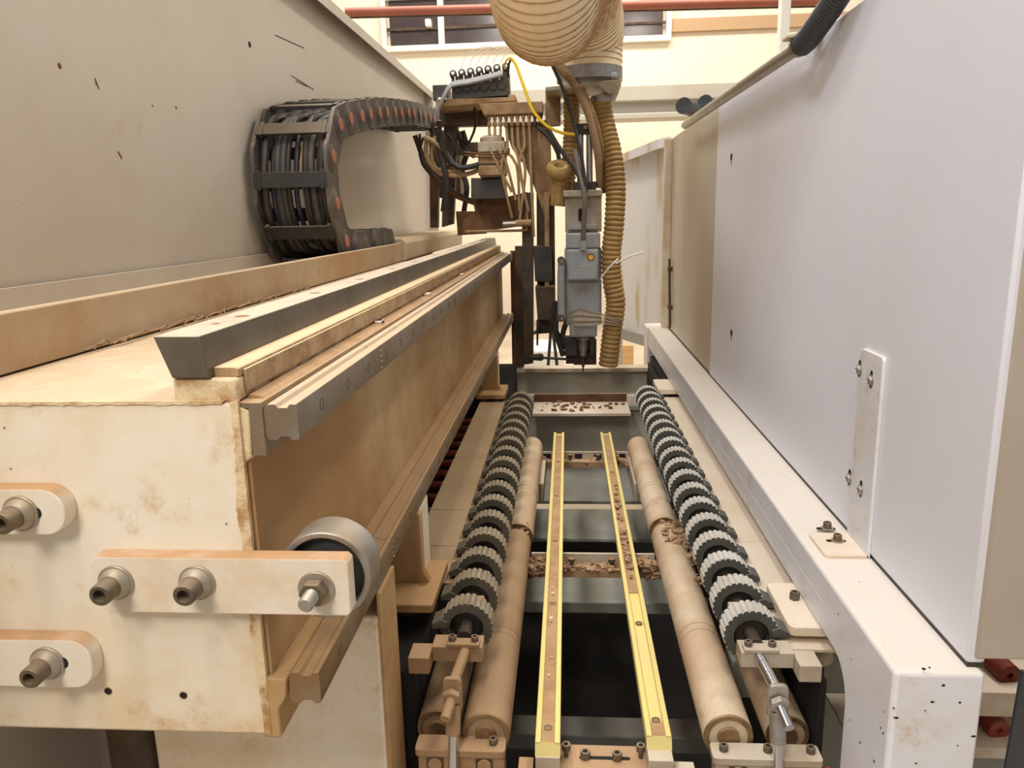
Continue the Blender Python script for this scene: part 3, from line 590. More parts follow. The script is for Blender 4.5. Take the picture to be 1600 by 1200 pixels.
# next enclosure section beyond
t = thing('rear_enclosure', (0.45, 4.3, 0.6), 'white rust-streaked sheet metal guard behind the spindle, angled', 'panel')
p0, p1 = (0.497, 3.95, 1.856), (0.324, 4.9, 1.834)
q0, q1 = (0.52, 3.95, 0.752), (0.332, 4.9, 0.743)
part(t, 'guard_sheet', 'stainsheet', lambda m: m.add([p0, p1, q1, q0, (p0[0] + .02, p0[1] + .02, p0[2]), (p1[0] + .02, p1[1] + .02, p1[2]), (q1[0] + .02, q1[1] + .02, q1[2]), (q0[0] + .02, q0[1] + .02, q0[2])],
     [(0, 1, 2, 3), (4, 7, 6, 5), (0, 4, 5, 1), (1, 5, 6, 2), (2, 6, 7, 3), (3, 7, 4, 0)]), smooth=False)
part(t, 'top_lip', 'stainsheet', lambda m: m.add([p0, p1, (p1[0] - .05, p1[1] - .02, p1[2] - .01), (p0[0] - .05, p0[1] - .02, p0[2] - .01), (p0[0], p0[1], p0[2] - .045), (p1[0], p1[1], p1[2] - .045), (p1[0] - .05, p1[1] - .02, p1[2] - .055), (p0[0] - .05, p0[1] - .02, p0[2] - .055)],
     [(0, 1, 2, 3), (4, 7, 6, 5), (0, 4, 5, 1), (1, 5, 6, 2), (2, 6, 7, 3), (3, 7, 4, 0)]), smooth=False)
part(t, 'leg', 'plate_white', lambda m: m.box(q0[0] - .02, q0[0] + .02, q0[1] + .01, q0[1] + .05, 0, q0[2] + .02))
part(t, 'leg', 'plate_white', lambda m: m.box(q1[0] - .02, q1[0] + .02, q1[1], q1[1] + .04, 0, q1[2] + .02))
part(t, 'rear_base', 'spindle', lambda m: m.add([(0.3, 4.6, 0.758), (0.446, 4, 0.795), (0.445, 4, 0.853), (0.3, 4.6, 0.821), (0.314, 4.8, 0.726), (0.503, 4.2, 0.759), (0.502, 4.2, 0.82), (0.313, 4.8, 0.792)],
     [(0, 1, 2, 3), (4, 7, 6, 5), (0, 4, 5, 1), (1, 5, 6, 2), (2, 6, 7, 3), (3, 7, 4, 0)]), smooth=False)

# ------------------------------------------------------------------ roller table
def wheel_mesh(cx, y0, cz, R=0.044, n=26):
    outer = []; inner = []
    for i in range(n):
        for (f, r_) in ((0.0, R - .0035), (0.22, R - .0004), (0.5, R), (0.78, R - .0004)):
            a = 2 * PI * (i + f) / n; outer.append((cx + r_ * math.cos(a), cz + r_ * math.sin(a))); inner.append((cx + .028 * math.cos(a), cz + .028 * math.sin(a)))
    m = MB(); m.ringprism(outer, inner, 'y', y0, y0 + .036); return m, R, cx, cz
def wheel_row(cx, cz, y0, n, mt, side, label):
    t = thing('toothed_roller_shaft', (cx, y0, cz), label, 'feed rollers', 'toothed feed roller shafts of the table')
    part(t, 'shaft', 'cable_black', lambda m: m.cyl((cx, y0 - .03, cz), (cx, y0 + .0935 * n, cz), 0.012, 20))
    w0 = None
    for k in range(n):
        y = y0 + k * .0935
        if w0 is None:
            mb_, RW, _, _ = wheel_mesh(cx, y0, cz); w0 = mb_.build('toothed_wheel', mt, t)
            w0.data.materials.append(M['tooth_r' if side > 0 else 'tooth_l'])
            for p_ in w0.data.polygons:
                if abs(p_.normal.y) < .5 and math.hypot(p_.center.x, p_.center.z) > .03: p_.material_index = 1
            h0 = part(w0, 'hub', 'black', lambda m: m.lathe([(0, .0282), (.002, .026), (.004, .021), (-.004, .019), (-.004, 0)], (cx, y0 + .014, cz), (0, -1, 0), 24))
            g0 = part(w0, 'guide_tab', mt, lambda m: m.prism([(cx + side * .030, cz + .000), (cx + side * .057, cz + .000), (cx + side * .057, cz + .009), (cx + side * .050, cz + .012), (cx + side * .042, cz + .017), (cx + side * .030, cz + .012)][::side], 'y', y0 - .004, y0 + .034), bevel=.001)
            b0 = part(t, 'bearing_block', 'block_r' if side > 0 else 'block_l', lambda m: m.box(cx - .022, cx + .022, y0 + .046, y0 + .082, cz - .02, cz + .016), bevel=.002)
            ws = [cap_screw(b0, (cx - side * .012, y0 + .064, cz + .016), (0, 0, 1), .0045, .005, n=12)]
        else:
            off = (0, k * .0935, 0)
            w1 = copy_part(w0, t, off); w1.rotation_euler = (0, 0, 0)
            for h in (h0, g0): c = h.copy(); C.objects.link(c); c.parent = w1; wloc[c.name] = wloc[w1.name].copy()
            b1 = copy_part(b0, t, off)
            for s_ in ws: c = s_.copy(); C.objects.link(c); c.parent = b1; wloc[c.name] = wloc[b1.name].copy()
    return t
wheel_row(0.288, 0.838, 1.118, 18, 'wheel_r', 1, 'right-hand row of grey toothed rollers with pale dusted teeth, beside white beam')
wheel_row(-0.170, 0.838, 1.128, 17, 'wheel_l', -1, 'left-hand row of brown-dusted toothed rollers under the stained beam')

def roller(x, z, y0, y1, r, mt, label):
    t = thing('conveyor_roller', (x, y0, z), label, 'roller')
    part(t, 'roller_tube', mt, lambda m: m.lathe([(0, r - .004), (.0005, r - .001), (.002, r), (y1 - y0 - .002, r), (y1 - y0, r - .002), (y1 - y0, 0)], (x, y0, z), (0, 1, 0), 40))
    for f_ in (.33, .36): part(t, 'wear_band', 'roller_end' if mt == 'roller_l' else 'block_l', lambda m: m.ringprism(circ(x, z, r + .0004, 40), circ(x, z, r - .001, 40), 'y', y0 + (y1 - y0) * f_, y0 + (y1 - y0) * f_ + .0022))
    part(t, 'end_ring', 'roller_end', lambda m: m.ringprism(circ(x, z, r * .985, 36), circ(x, z, r * .78, 36), 'y', y0 - .003, y0 + .006), bevel=.001)
    part(t, 'bearing_cap', 'roller_end', lambda m: m.lathe([(0, r * .8), (.003, r * .55), (.003, r * .45), (.010, r * .42), (.010, 0)], (x, y0 + .004, z), (0, -1, 0), 28))
RZ = 0.722; RR = 0.0375
YJL = 1.717; YJR = 1.762
roller(-0.130, RZ, 1.02, YJL, RR, 'roller_l', 'near left brown-dusted conveyor roller, from front block to the joint')
roller(-0.126, RZ, YJL + .035, 2.50, RR, 'roller_r', 'far left pale conveyor roller beyond the joint')
roller(0.238, RZ, 1.03, YJR, RR, 'roller_r', 'near right pale conveyor roller, front block to the debris-covered joint')
roller(0.236, RZ, YJR + .035, 2.50, RR, 'roller_r', 'far right pale conveyor roller beyond the joint')
roller(-0.212, 0.70, 1.06, 1.9, 0.034, 'roller_l', 'short outer left roller with shiny end under the clamp arm')
roller(0.341, 0.69, 1.08, 1.9, 0.034, 'roller_r', 'outer right roller under the chrome clamp rod')

# table sheets
t = thing('table_sheet', (-0.26, 1.3, 0.83), 'dusty sheet strip left of the left toothed rollers', 'sheet')
for a, b in ((1.30, 1.462), (1.464, 1.66), (1.662, 2.05), (2.052, 2.72)):
    part(t, 'cover_strip', 'table_l', lambda m: m.box(-0.325, -0.196, a, b, 0.824, 0.830), bevel=.001)
t = thing('table_sheet', (0.36, 1.3, 0.83), 'pale sheet strip between right toothed rollers and white beam', 'sheet')
for a, b in ((1.10, 1.50), (1.502, 2.05), (2.052, 2.78)):
    part(t, 'cover_strip', 'table_r', lambda m: m.box(0.322, 0.44, a, b, 0.822, 0.828), bevel=.001)
t = thing('red_roller_track', (-0.38, 2.2, 0.6), 'dark track with small red rollers in gap below the lower rail', 'roller track')
part(t, 'track_rail', 'pit', lambda m: m.box(-0.46, -0.34, 1.3, 3.2, 0.60, 0.64))
r0 = part(t, 'small_roller', 'red', lambda m: m.cyl((-0.44, 1.4, 0.66), (-0.345, 1.4, 0.66), .016, 12))
for k in range(1, 16): copy_part(r0, t, (0, k * .11, 0))
# mounting plates right
t = thing('mounting_plate', (0.38, 1.22, 0.845), 'white plate with a bolt sticking out from under the white beam', 'plate')
part(t, 'plate', 'plate_white', lambda m: m.prism(rrect(0.345, 0.50, 1.115, 1.265, .012, 4), 'z', 0.840, 0.857), bevel=.002)
cap_screw(t, (0.378, 1.205, 0.857), (0, 0, 1), .0085, .014, name='hex_bolt', n=6)
part(t, 'leveling_cup', 'block_r', lambda m: m.lathe([(0, .02), (.03, .03), (.06, .035), (.06, 0)], (0.395, 1.16, 0.84), (0, 0, -1), 28), label='grey round mount below the plate')
t = thing('mounting_plate', (0.37, 3.0, 0.845), 'small white plate under far end of the white beam', 'plate')
part(t, 'plate', 'plate_white', lambda m: m.prism(rrect(0.332, 0.46, 2.78, 2.96, .01, 3), 'z', 0.838, 0.857), bevel=.002)
part(t, 'dark_mount', 'black', lambda m: m.cyl((0.405, 2.85, 0.74), (0.405, 2.85, 0.838), .03, 16))
# clamp arms + rods
def arm(s, cx, mt, rodmat, label):
    X = lambda d: cx + s * d
    t = thing('shaft_clamp', (cx, 1.085, 0.79), label, 'clamp')
    y0, y1 = 1.085, 1.088
    part(t, 'arm_block', mt, lambda m: m.box(min(X(-.030), X(.05)), max(X(-.030), X(.05)), y0 - .014, y1 + .02, 0.812, 0.838), bevel=.0015)
    part(t, 'side_block', mt, lambda m: m.box(min(X(.05), X(.083)), max(X(.05), X(.083)), y0 - .040, y1, 0.806, 0.834), bevel=.0015)
    part(t, 'clamp_cap', mt, lambda m: m.box(cx - .026, cx + .026, y0 - .016, y0 + .004, 0.838, 0.844), bevel=.001)
    for d in (-.018, .018): cap_screw(t, (cx + d, y0 - .004, 0.844), (0, 0, 1), .006, .008)
    a = Vector((cx - s * .004, y0 - .008, 0.832)); b = Vector((X(.007), y0 - .085, 0.818))
    part(t, 'rod', rodmat, lambda m: m.path([a, b], .0085, 20), label='round clamp rod')
    y = thing
    def yoke(m):
        q = b
        m.prism(rrect(q.x - .014, q.x + .014, q.z - .040, q.z + .014, .008, 4), 'y', q.y - .004, q.y + .004)
        m.cyl((q.x, q.y, q.z - .03), (q.x, q.y - .014, q.z - .072), .0115, 20)
    part(t, 'rod_end', mt if s < 0 else 'zinc', yoke, bevel=.0012)
    part(t, 'lock_nut', mt if s < 0 else 'zinc', lambda m: m.lathe([(0, .013), (.008, .0145), (.010, .013), (.010, 0)], (q_.x, q_.y - .004, q_.z - .012), (0, -1, -.5), 6) if False else m.lathe([(0, .0135), (.009, .0145), (.010, .012), (.010, 0)], (b.x, b.y - .003, b.z - .012), (s * .1, -1, -.35), 6))
    part(t, 'pin', rodmat, lambda m: m.cyl((b.x, b.y - .006, b.z - .014), (b.x + s * .006, b.y - .040, b.z - .028), .0078, 20))
    part(t, 'piston_rod', 'chrome', lambda m: m.cyl((b.x, b.y - .013, b.z - .068), (b.x, b.y - .055, b.z - .24), .0072, 20), label='shiny chrome piston rod')
    part(t, 'rod_collar', mt, lambda m: m.lathe([(0, .02), (.01, .02), (.012, .012)], (b.x, b.y - .044, b.z - .19), (0, .24, 1), 24))
arm(1, 0.292, 'block_r', 'chrome', 'grey clamp arm with shiny rods in front of right toothed rollers')
arm(-1, -0.168, 'block_l', 'block_l', 'brown-dusted clamp arm with rods in front of left toothed rollers')
# end blocks
def endblock(x0, x1, y, zt, mt, label, screws, windows):
    t = thing('roller_end_block', ((x0 + x1) / 2, y, zt - .12), label, 'bearing block')
    part(t, 'block', mt, lambda m: m.prism([(x0 + .004, 0.45), (x1 - .002, 0.45), (x1 - .002, zt - .012), (x0 + .004, zt - .012)], 'y', y, y + .028), bevel=.002)
    part(t, 'top_plate', mt, lambda m: m.prism(rrect(x0, x1, y - .004, y + .032, .006, 3), 'z', zt - .012, zt), bevel=.0012)
    for d in screws: cap_screw(t, (d, y + .014, zt), (0, 0, 1), .0065, .010)
    for d in windows:
        part(t, 'recess', 'darksteel', lambda m: m.box(d - .013, d + .013, y - .0008, y + .004, zt - .034, zt - .016))
        part(t, 'axle_end', mt, lambda m: m.lathe([(0, .011), (.003, .010), (.003, 0)], (d, y - .0005, zt - .027), (0, -1, 0), 20))
endblock(-0.235, -0.098, 0.990, 0.718, 'block_l', 'brown-dusted end block carrying the two left rollers', [-0.117], [-.205, -.13])
endblock(0.208, 0.366, 0.990, 0.718, 'block_r', 'grey end block with screws carrying the two right rollers', [.226, .29, .352], [.245, .335])

# yellow guide strips
def strip(xc, y0, y1, z, label, dustmat, screws):
    w_ = .0185
    t = thing('yellow_guide_strip', (xc, y0, z - .03), label, 'guide strip', 'yellow plastic guide strips')
    part(t, 'channel', 'yellow', lambda m: m.prism([(xc - w_, z - .018), (xc + w_, z - .018), (xc + w_, z - .001), (xc + w_ - .001, z), (xc + .0105, z), (xc + .0088, z - .006), (xc - .0088, z - .006), (xc - .0105, z), (xc - w_ + .001, z), (xc - w_, z - .001)], 'y', y0, y1))
    part(t, 'end_ramp', 'yellow', lambda m: m.prism([(y0 - .008, z - .018), (y0 + .001, z - .018), (y0 + .001, z - .001)], 'x', xc - w_, xc + w_))
    for a, b, mt in dustmat:
        a = max(a, y0 + .005)
        part(t, 'groove_fill', mt, lambda m: m.box(xc - .0092, xc + .0092, a, b, z - .0062, z - .0042), smooth=False)
    for y in screws:
        part(t, 'countersink', 'brown', lambda m: m.ringprism(circ(xc, y, .0068, 18), circ(xc, y, .0045, 18), 'z', z - .0048, z - .0035))
        part(t, 'screw_head', 'bolt', lambda m: m.lathe([(0, .0044), (.0004, .004), (.0004, 0)], (xc, y, z - .0044), (0, 0, 1), 14))
    part(t, 'carrier_bar', 'block_r', lambda m: m.box(xc - .015, xc + .015, y0 + .004, y1 - .02, z - .045, z - .018), bevel=.001)
YZ = 0.74
strip(-0.034, 0.982, 2.62, YZ, 'left yellow guide strip with dust-filled groove between the rollers', [(.97, 2.6, 'groove_dust')], [1.02, 1.40, 1.7, 2.0, 2.3])
strip(0.131, 1.003, 2.62, YZ, 'right yellow guide strip with a cleaner groove between the rollers', [(.97, 1.04, 'groove_dust'), (1.45, 2.6, 'groove_dust')], [1.045, 1.33, 1.62, 1.93, 2.2])
def chips(m, n, box, s0, s1, flat=.35):
    for _ in range(n):
        c = Vector([random.uniform(box[2 * i], box[2 * i + 1]) for i in range(3)]); s_ = random.uniform(s0, s1)
        R_ = Matrix.Rotation(random.uniform(0, 6), 3, 'Z') @ Matrix.Rotation(random.uniform(-.9, .9), 3, 'X')
        vs = [c + R_ @ Vector((x * s_ * random.uniform(.6, 1.2), y * s_ * random.uniform(.4, 1), z * s_ * flat)) for x in (-1, 1) for y in (-1, 1) for z in (-1, 1)]
        m.add(vs, [(0, 1, 3, 2), (4, 6, 7, 5), (0, 4, 5, 1), (2, 3, 7, 6), (0, 2, 6, 4), (1, 5, 7, 3)])
m = MB(); chips(m, 40, (.126, .136, 1.5, 2.1, YZ - .003, YZ + .002), .002, .0065); chips(m, 20, (.127, .135, 1.58, 1.76, YZ - .002, YZ + .006), .004, .009)
tag(m.build('wood_chips', 'chips'), 'brown wood chips lying in the groove of right yellow strip', 'wood chips', kind='stuff')
m = MB(); chips(m, 6, (-.039, -.030, 1.1, 1.5, YZ - .003, YZ), .0015, .004)
tag(m.build('wood_chips', 'plate_white'), 'few white crumbs in the groove of left yellow strip', 'wood chips', kind='stuff')
# crossbars carrying the strips
for (y, h, lab, n) in ((2.45, .03, 'slotted crossbar at far end under the yellow strips', 20), (1.66, .026, 'chip-covered crossbar halfway under the yellow strips', 130)):
    t = thing('crossbar', (0.05, y, .69), lab, 'crossbar')
    part(t, 'bar', 'block_l', lambda m: m.box(-0.11, 0.215, y - .012, y + .02, 0.668, 0.672 + h * .6), bevel=.001)
    part(t, 'upstand', 'block_r', lambda m: m.box(-0.09, 0.20, y + .018, y + .024, 0.668, 0.715), bevel=.001)
    if n < 50:
        for a, b in ((-.085, -.06), (.02, .045), (.085, .11), (.165, .19)):
            part(t, 'slot', 'pit', lambda m: m.prism(rrect(a, b, 0.692, 0.708, .003, 3), 'y', y + .016, y + .0185))
    for d in (0.005, 0.098): part(t, 'bolt', 'darksteel', lambda m: m.lathe([(0, .004), (.018, .004), (.018, .008), (.026, .008), (.026, 0)], (d, y, .685), (0, 0, 1), 12))
    m = MB(); chips(m, n, (-.10, .21, y - .014, y + .016, .686, .694), .003, .010); chips(m, n // 2, (.15, .225, y - .03, y + .03, .67, .715), .004, .014); chips(m, n // 3, (-.10, -.06, y - .03, y + .02, .67, .705), .004, .012)
    tag(m.build('wood_chips', 'chips'), 'heap of wood chips on the ' + lab.split(' under')[0], 'wood chips', kind='stuff')
t = thing('front_crossplate', (0.05, 1.0, 0.68), 'dusty slotted plate with four cap screws between yellow strip ends', 'plate')
part(t, 'plate', 'block_l', lambda m: m.box(-.05, .150, .95, (0.003, 1.044, 0.69)[1], .676, .690), bevel=.0015)
sa, sb = (0.013, 1.015, 0.69), (0.09, 1.014, 0.69)
part(t, 'slot', 'pit', lambda m: m.prism(rrect(sa[0], sb[0], sa[1] - .004, sa[1] + .003, .003, 3), 'z', .6895, .6905))
for q in ((0.022, 1.014, 0.69), (0.07, 1.013, 0.69)): cap_screw(t, q, (0, 0, 1), .0075, .012)
for q in ((-0.007, 1.016, 0.69), (0.106, 1.018, 0.69)): part(t, 'standing_screw', 'bolt', lambda m: m.lathe([(0, .0035), (.012, .0035), (.012, .0068), (.022, .0068), (.022, .0035), (.016, .0035), (.016, 0)], q, (0, 0, 1), 16))
for x in (-.034, .131): part(t, 'end_support', 'block_r', lambda m: m.box(x - .018, x + .018, 0.982 - .010, 0.982 + .03, .64, .722), bevel=.001)
part(t, 'side_lug', 'block_l', lambda m: m.box(-.078, -.056, .95, 1.0, .62, .70), bevel=.001)
part(t, 'side_lug', 'block_r', lambda m: m.box(.152, .182, .95, 1.0, .62, .70), bevel=.001)
# debris on roller joints
m = MB(); chips(m, 150, (.225, .285, YJR - .12, YJR + .01, .745, .762), .003, .010); chips(m, 70, (.262, .285, YJR - .3, YJR, .742, .757), .002, .008)
tag(m.build('wood_chips', 'chips'), 'pile of wood chips on the joint of right rollers beside the toothed rollers', 'wood chips', kind='stuff')
m = MB(); chips(m, 50, (-.15, -.105, YJL - .02, YJL + .05, .728, .752), .003, .009)
tag(m.build('wood_chips', 'chips'), 'small pile of wood chips at the joint of left rollers', 'wood chips', kind='stuff')

# frame members deeper in the pit
def member(x0, x1, y0, y1, z0, z1, mt, lab, bev=.004):
    tag(MB().box(x0, x1, y0, y1, z0, z1).build('frame_member', mt, bevel=bev), lab, 'frame')
member(-.36, .384, 3.66, 3.76, .25, 0.753, 'end_grey_lit', 'wide grey end wall plate of the roller table below the spindle')
tag(MB().box(-.30, .385, 3.60, 3.68, 0.755, 0.774).build('end_ledge', 'plate_white', bevel=.002), 'thin bright ledge on top of grey end plate', 'ledge')
t = thing('channel_tray', (0.05, 2.9, .7), 'pale horizontal channel with brown dust lying across far table end', 'channel')
cz = 0.695; ya = 3.051; yb = 3.249
part(t, 'support_bar', 'grey_frame', lambda m: m.box(-.3, .39, yb - .03, yb - .005, cz - .03, cz - .013))
part(t, 'channel_floor', 'plate_white', lambda m: m.box(-0.149, 0.256, ya, yb, cz - .012, cz), bevel=.001)
part(t, 'back_lip', 'brown', lambda m: m.box(-0.149, 0.256, yb, yb + .01, cz - .012, cz + .035), bevel=.001)
part(t, 'end_cap', 'plate_white', lambda m: m.box(0.253, 0.253 + .05, yb - .01, yb + .03, cz - .03, cz + .03), bevel=.001)
m = MB(); chips(m, 40, (-.12, .24, ya + .02, yb, cz, cz + .006), .003, .012)
tag(m.build('wood_chips', 'brown'), 'scattered brown chips on the pale channel at far table end', 'wood chips', kind='stuff')
member(-.246, .38, yb + .012, yb + .04, .43, cz + .03, 'end_grey_lit', 'grey upright sheet directly below the pale channel')
member(-.246, .38, 2.70, 3.10, .435, .45, 'grey_frame', 'grey bottom sheet deep between the rollers, farthest of the three')
member(-.251, .38, 2.36, 2.62, .435, .45, 'grey_frame', 'grey bottom sheet deep between rollers, middle of the three')
member(-.251, .38, 1.97, 2.24, .425, .44, 'grey_frame', 'dark grey bottom sheet deep between rollers, nearest of the three')
member(-.246, .38, 1.925, 1.965, .42, .455, 'grey_frame', 'narrow grey tube across the pit behind the dark opening')
member(-.246, .38, 1.42, 1.485, 0.38, .42, 'deep_frame', 'grey tube across the pit close to the front plate')
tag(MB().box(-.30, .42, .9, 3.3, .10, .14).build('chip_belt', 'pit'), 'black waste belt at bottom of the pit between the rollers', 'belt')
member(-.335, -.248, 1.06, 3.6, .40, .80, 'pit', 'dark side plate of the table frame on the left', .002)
member(.40, .47, 1.30, 3.69, .60, .815, 'pit', 'dark strip under the white beam behind the right table sheet', .002)  # black strip filling the gap below the beam
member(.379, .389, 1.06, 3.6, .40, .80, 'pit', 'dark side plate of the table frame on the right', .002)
member(.30, .385, 1.30, 1.36, .60, .68, 'grey_frame', 'short grey bracket behind the outer right roller')
member(-0.082 - .01, -0.082 + .006, 2.2, 2.52, .64, .70, 'block_r', 'small bearing flange at far end of left roller')
member(0.203 - .006, 0.203 + .01, 2.2, 2.52, .64, .70, 'block_r', 'small bearing flange at far end of right roller')

member(-.60, -.336, 3.3, 3.66, 0, .78, 'pit', 'dark box at the far end below the stained beam', .002)  # black box added to darken the gap where bright floor showed through
member(-.20, -.14, 3.2, 3.66, .0, .74, 'pit', 'dark post at far left corner of the table') if False else None
# red rollers beyond the post
t = thing('infeed_rollers', (0.75, 1.4, .5), 'red rollers in a white frame beyond the white post at bottom right', 'conveyor')
for k in range(4):
    for (xa, za, ya) in ((.755 + .11 * k, .698, 1.37), (.75 + .11 * k, .588, 1.37), (.645 + .11 * k, .698, 1.37)) if k else ((.755, .698, 1.37), (.75, .588, 1.37)):
        part(t, 'red_roller', 'red', lambda m: m.lathe([(0, .017), (.001, .02), (.12, .02), (.121, .017), (.121, .006), (.115, .006), (.115, 0)], (xa, ya, za), (.12, -1, -.06), 24))
for (a_, b_) in ((1085, 1122), (1172, 1188)):
    part(t, 'frame_channel', 'plate_white', lambda m: m.box(.50, .92, 1.222, 1.25, 0.629 if a_ < 1100 else 0.545, 0.675 if a_ < 1100 else 0.565), bevel=.003)
    part(t, 'frame_flange', 'plate_white', lambda m: m.box(.50, .92, 1.22, 1.37, (0.675 if a_ < 1100 else 0.565) - .002, (0.675 if a_ < 1100 else 0.565) + .003), bevel=.001)
tag(MB().box(.50, 1.3, 1.5, 1.52, .2, .97).build('back_sheet', 'grey_frame'), 'grey green sheet behind the red rollers', 'panel')
ga, gb = (0.568, 0.9, 0.924), (0.564, 0.9, 0.786); gx = ga[0] + (gb[0] - ga[0]) * (ga[2] - .3) / (ga[2] - gb[2])
tag(MB().prism([(ga[0], ga[2]), (ga[0] + .2, ga[2]), (ga[0] + .2, 0), (gb[0], 0), (gb[0], gb[2])], 'y', .9, .906).build('dark_guard', 'hose_black', bevel=.001), 'dark grey guard plate at the bottom right corner', 'guard')
t = thing('inner_red_roller', (.45, 1.2, .6), 'dark red roller glimpsed inside the white post opening', 'roller')
part(t, 'roller_tube', 'red', lambda m: m.cyl((.352, 1.0, .66), (.385, 1.0, .66), .03, 20))

# ------------------------------------------------------------------ portal with tooling
yp = 3.5
def pz(*pts, y): return [(a, c) for a, _, c in pts]
t = thing('portal_carriage', (-0.2, 3.6, 0.95), 'dark sawdust-caked portal carriage riding at the far end of the rails', 'carriage')
def plate(name, pts, y, th, mt, bevel=.002, label=None):
    return part(t, name, mt, lambda m: m.prism([(a, c) for a, _, c in pts], 'y', y, y + th), bevel=bevel, label=label)
plate('main_post', [(-0.202, 3.5, 1.594), (-0.15, 3.5, 1.598), (-0.163, 3.5, 0.819), (-0.208, 3.5, 0.813)], 3.5, .06, 'darksteel')
plate('side_plate', [(-0.137, 3.56, 1.706), (-0.056, 3.56, 1.704), (-0.058, 3.56, 0.954), (-0.143, 3.56, 0.949)], 3.56, .04, 'darksteel')
plate('light_rod', [(-0.098, 3.46, 1.596), (-0.078, 3.46, 1.595), (-0.084, 3.46, 1.116), (-0.104, 3.46, 1.116)], 3.46, .02, 'tan', label='tan dusty vertical rod')
plate('curved_gusset', [(-0.279, 3.52, 1.898), (-0.07, 3.52, 1.897), (-0.068, 3.52, 1.597), (-0.104, 3.52, 1.491), (-0.137, 3.52, 1.598), (-0.181, 3.52, 1.705), (-0.242, 3.52, 1.788)], 3.52, .02, 'tan', label='tan curved gusset plate')
plate('front_shelf', [(-0.377, 3.45, 1.972), (-0.101, 3.45, 1.973), (-0.101, 3.45, 1.927), (-0.356, 3.45, 1.924)], 3.45, .08, 'tan', label='tan dusty shelf over the row of fittings')
plate('rear_shelf', [(-0.57, 3.55, 2.002), (-0.222, 3.55, 2.012), (-0.222, 3.55, 1.986), (-0.572, 3.55, 1.97)], 3.5, .25, 'tan')
plate('back_beam', [(-0.593, 3.72, 1.987), (-0.359, 3.72, 1.979), (-0.361, 3.72, 1.911), (-0.596, 3.72, 1.918)], 3.72, .06, 'darksteel')
plate('left_post', [(-0.582, 3.8, 1.988), (-0.514, 3.8, 1.985), (-0.559, 3.8, 1.464), (-0.617, 3.8, 1.449)], 3.8, .05, 'darksteel')
plate('left_post', [(-0.692, 4, 1.97), (-0.64, 4, 1.968), (-0.67, 4, 1.444), (-0.71, 4, 1.445)], 4.0, .05, 'darksteel')
plate('lower_bracket', [(-0.436, 3.6, 1.579), (-0.282, 3.6, 1.581), (-0.181, 3.6, 1.602), (-0.184, 3.6, 1.452), (-0.484, 3.6, 1.418), (-0.488, 3.6, 1.476), (-0.426, 3.6, 1.521)], 3.6, .05, 'brown')
plate('lower_bracket', [(-0.537, 3.75, 1.524), (-0.444, 3.75, 1.522), (-0.391, 3.75, 1.415), (-0.532, 3.75, 1.409)], 3.75, .05, 'brown')
plate('terminal_box', [(-0.427, 3.5, 1.666), (-0.272, 3.5, 1.662), (-0.274, 3.5, 1.571), (-0.43, 3.5, 1.574)], 3.5, .08, 'black', bevel=.004, label='black terminal box')
plate('carriage_foot', [(-0.244, 3.58, 1.358), (-0.202, 3.58, 1.357), (-0.213, 3.58, 0.782), (-0.25, 3.58, 0.782)], 3.6, .05, 'darksteel')
plate('rail_end_post', [(-0.277, 3.74, 1.33), (-0.23, 3.74, 1.329), (-0.244, 3.74, 0.668), (-0.28, 3.74, 0.668)], 3.74, .05, 'brown')
plate('slide_block', [(-0.152, 3.45, 1.361), (-0.075, 3.45, 1.36), (-0.071, 3.45, 1.204), (-0.146, 3.45, 1.205)], 3.45, .1, 'black')
plate('slide_block', [(-0.146, 3.45, 1.182), (-0.06, 3.45, 1.18), (-0.067, 3.45, 1.03), (-0.137, 3.45, 1.031)], 3.45, .1, 'darksteel')
plate('hanging_rod', [(-0.145, 3.5, 1.024), (-0.133, 3.5, 1.024), (-0.138, 3.5, 0.904), (-0.147, 3.5, 0.904)], 3.5, .015, 'black')
part(t, 'bent_rod', 'tan', lambda m: m.path(catmull([(-0.456, 3.48, 1.431), (-0.339, 3.48, 1.432), (-0.195, 3.48, 1.432), (-0.181, 3.48, 1.443), (-0.176, 3.48, 1.515)], .02), .006, 8))
part(t, 'small_cylinder', 'zinc', lambda m: m.cyl((-0.285, 3.46, 1.462), (-0.228, 3.46, 1.463), .011, 14))
part(t, 'small_cylinder', 'tan', lambda m: m.cyl((-0.228, 3.46, 1.463), (-0.159, 3.46, 1.465), .015, 14))
part(t, 'chain_bracket', 'darksteel', lambda m: m.box(-.70, -.56, 4.12, 4.3, 1.6, 1.94), bevel=.003)
part(t, 'arm', 'darksteel', lambda m: m.box(-.60, -.30, 3.95, 4.0, 1.80, 1.86), bevel=.003)
t2 = t
t = thing('fitting_manifold', (-0.235, 3.45, 1.854), 'row of small brass hose fittings under the tan shelf of carriage', 'fittings')
for k in range(10):
    x = -0.336 + k * (-0.111 - -0.336) / 9; z = 1.928
    part(t, 'fitting', 'tan' if k < 8 else 'darksteel', lambda m: m.lathe([(0, .009), (.02, .009), (.021, .006), (.034, .0065), (.036, .009), (.05, .009), (.05, .005), (.06, .005), (.06, 0)], (x, 3.47, z), (0, 0, -1), 12))
ends = [(-0.242, 3.46, 1.599), (-0.226, 3.47, 1.566), (-0.211, 3.48, 1.516), (-0.247, 3.5, 1.489), (-0.19, 3.45, 1.598), (-0.21, 3.46, 1.474), (-0.17, 3.46, 1.515), (-0.149, 3.46, 1.403)]
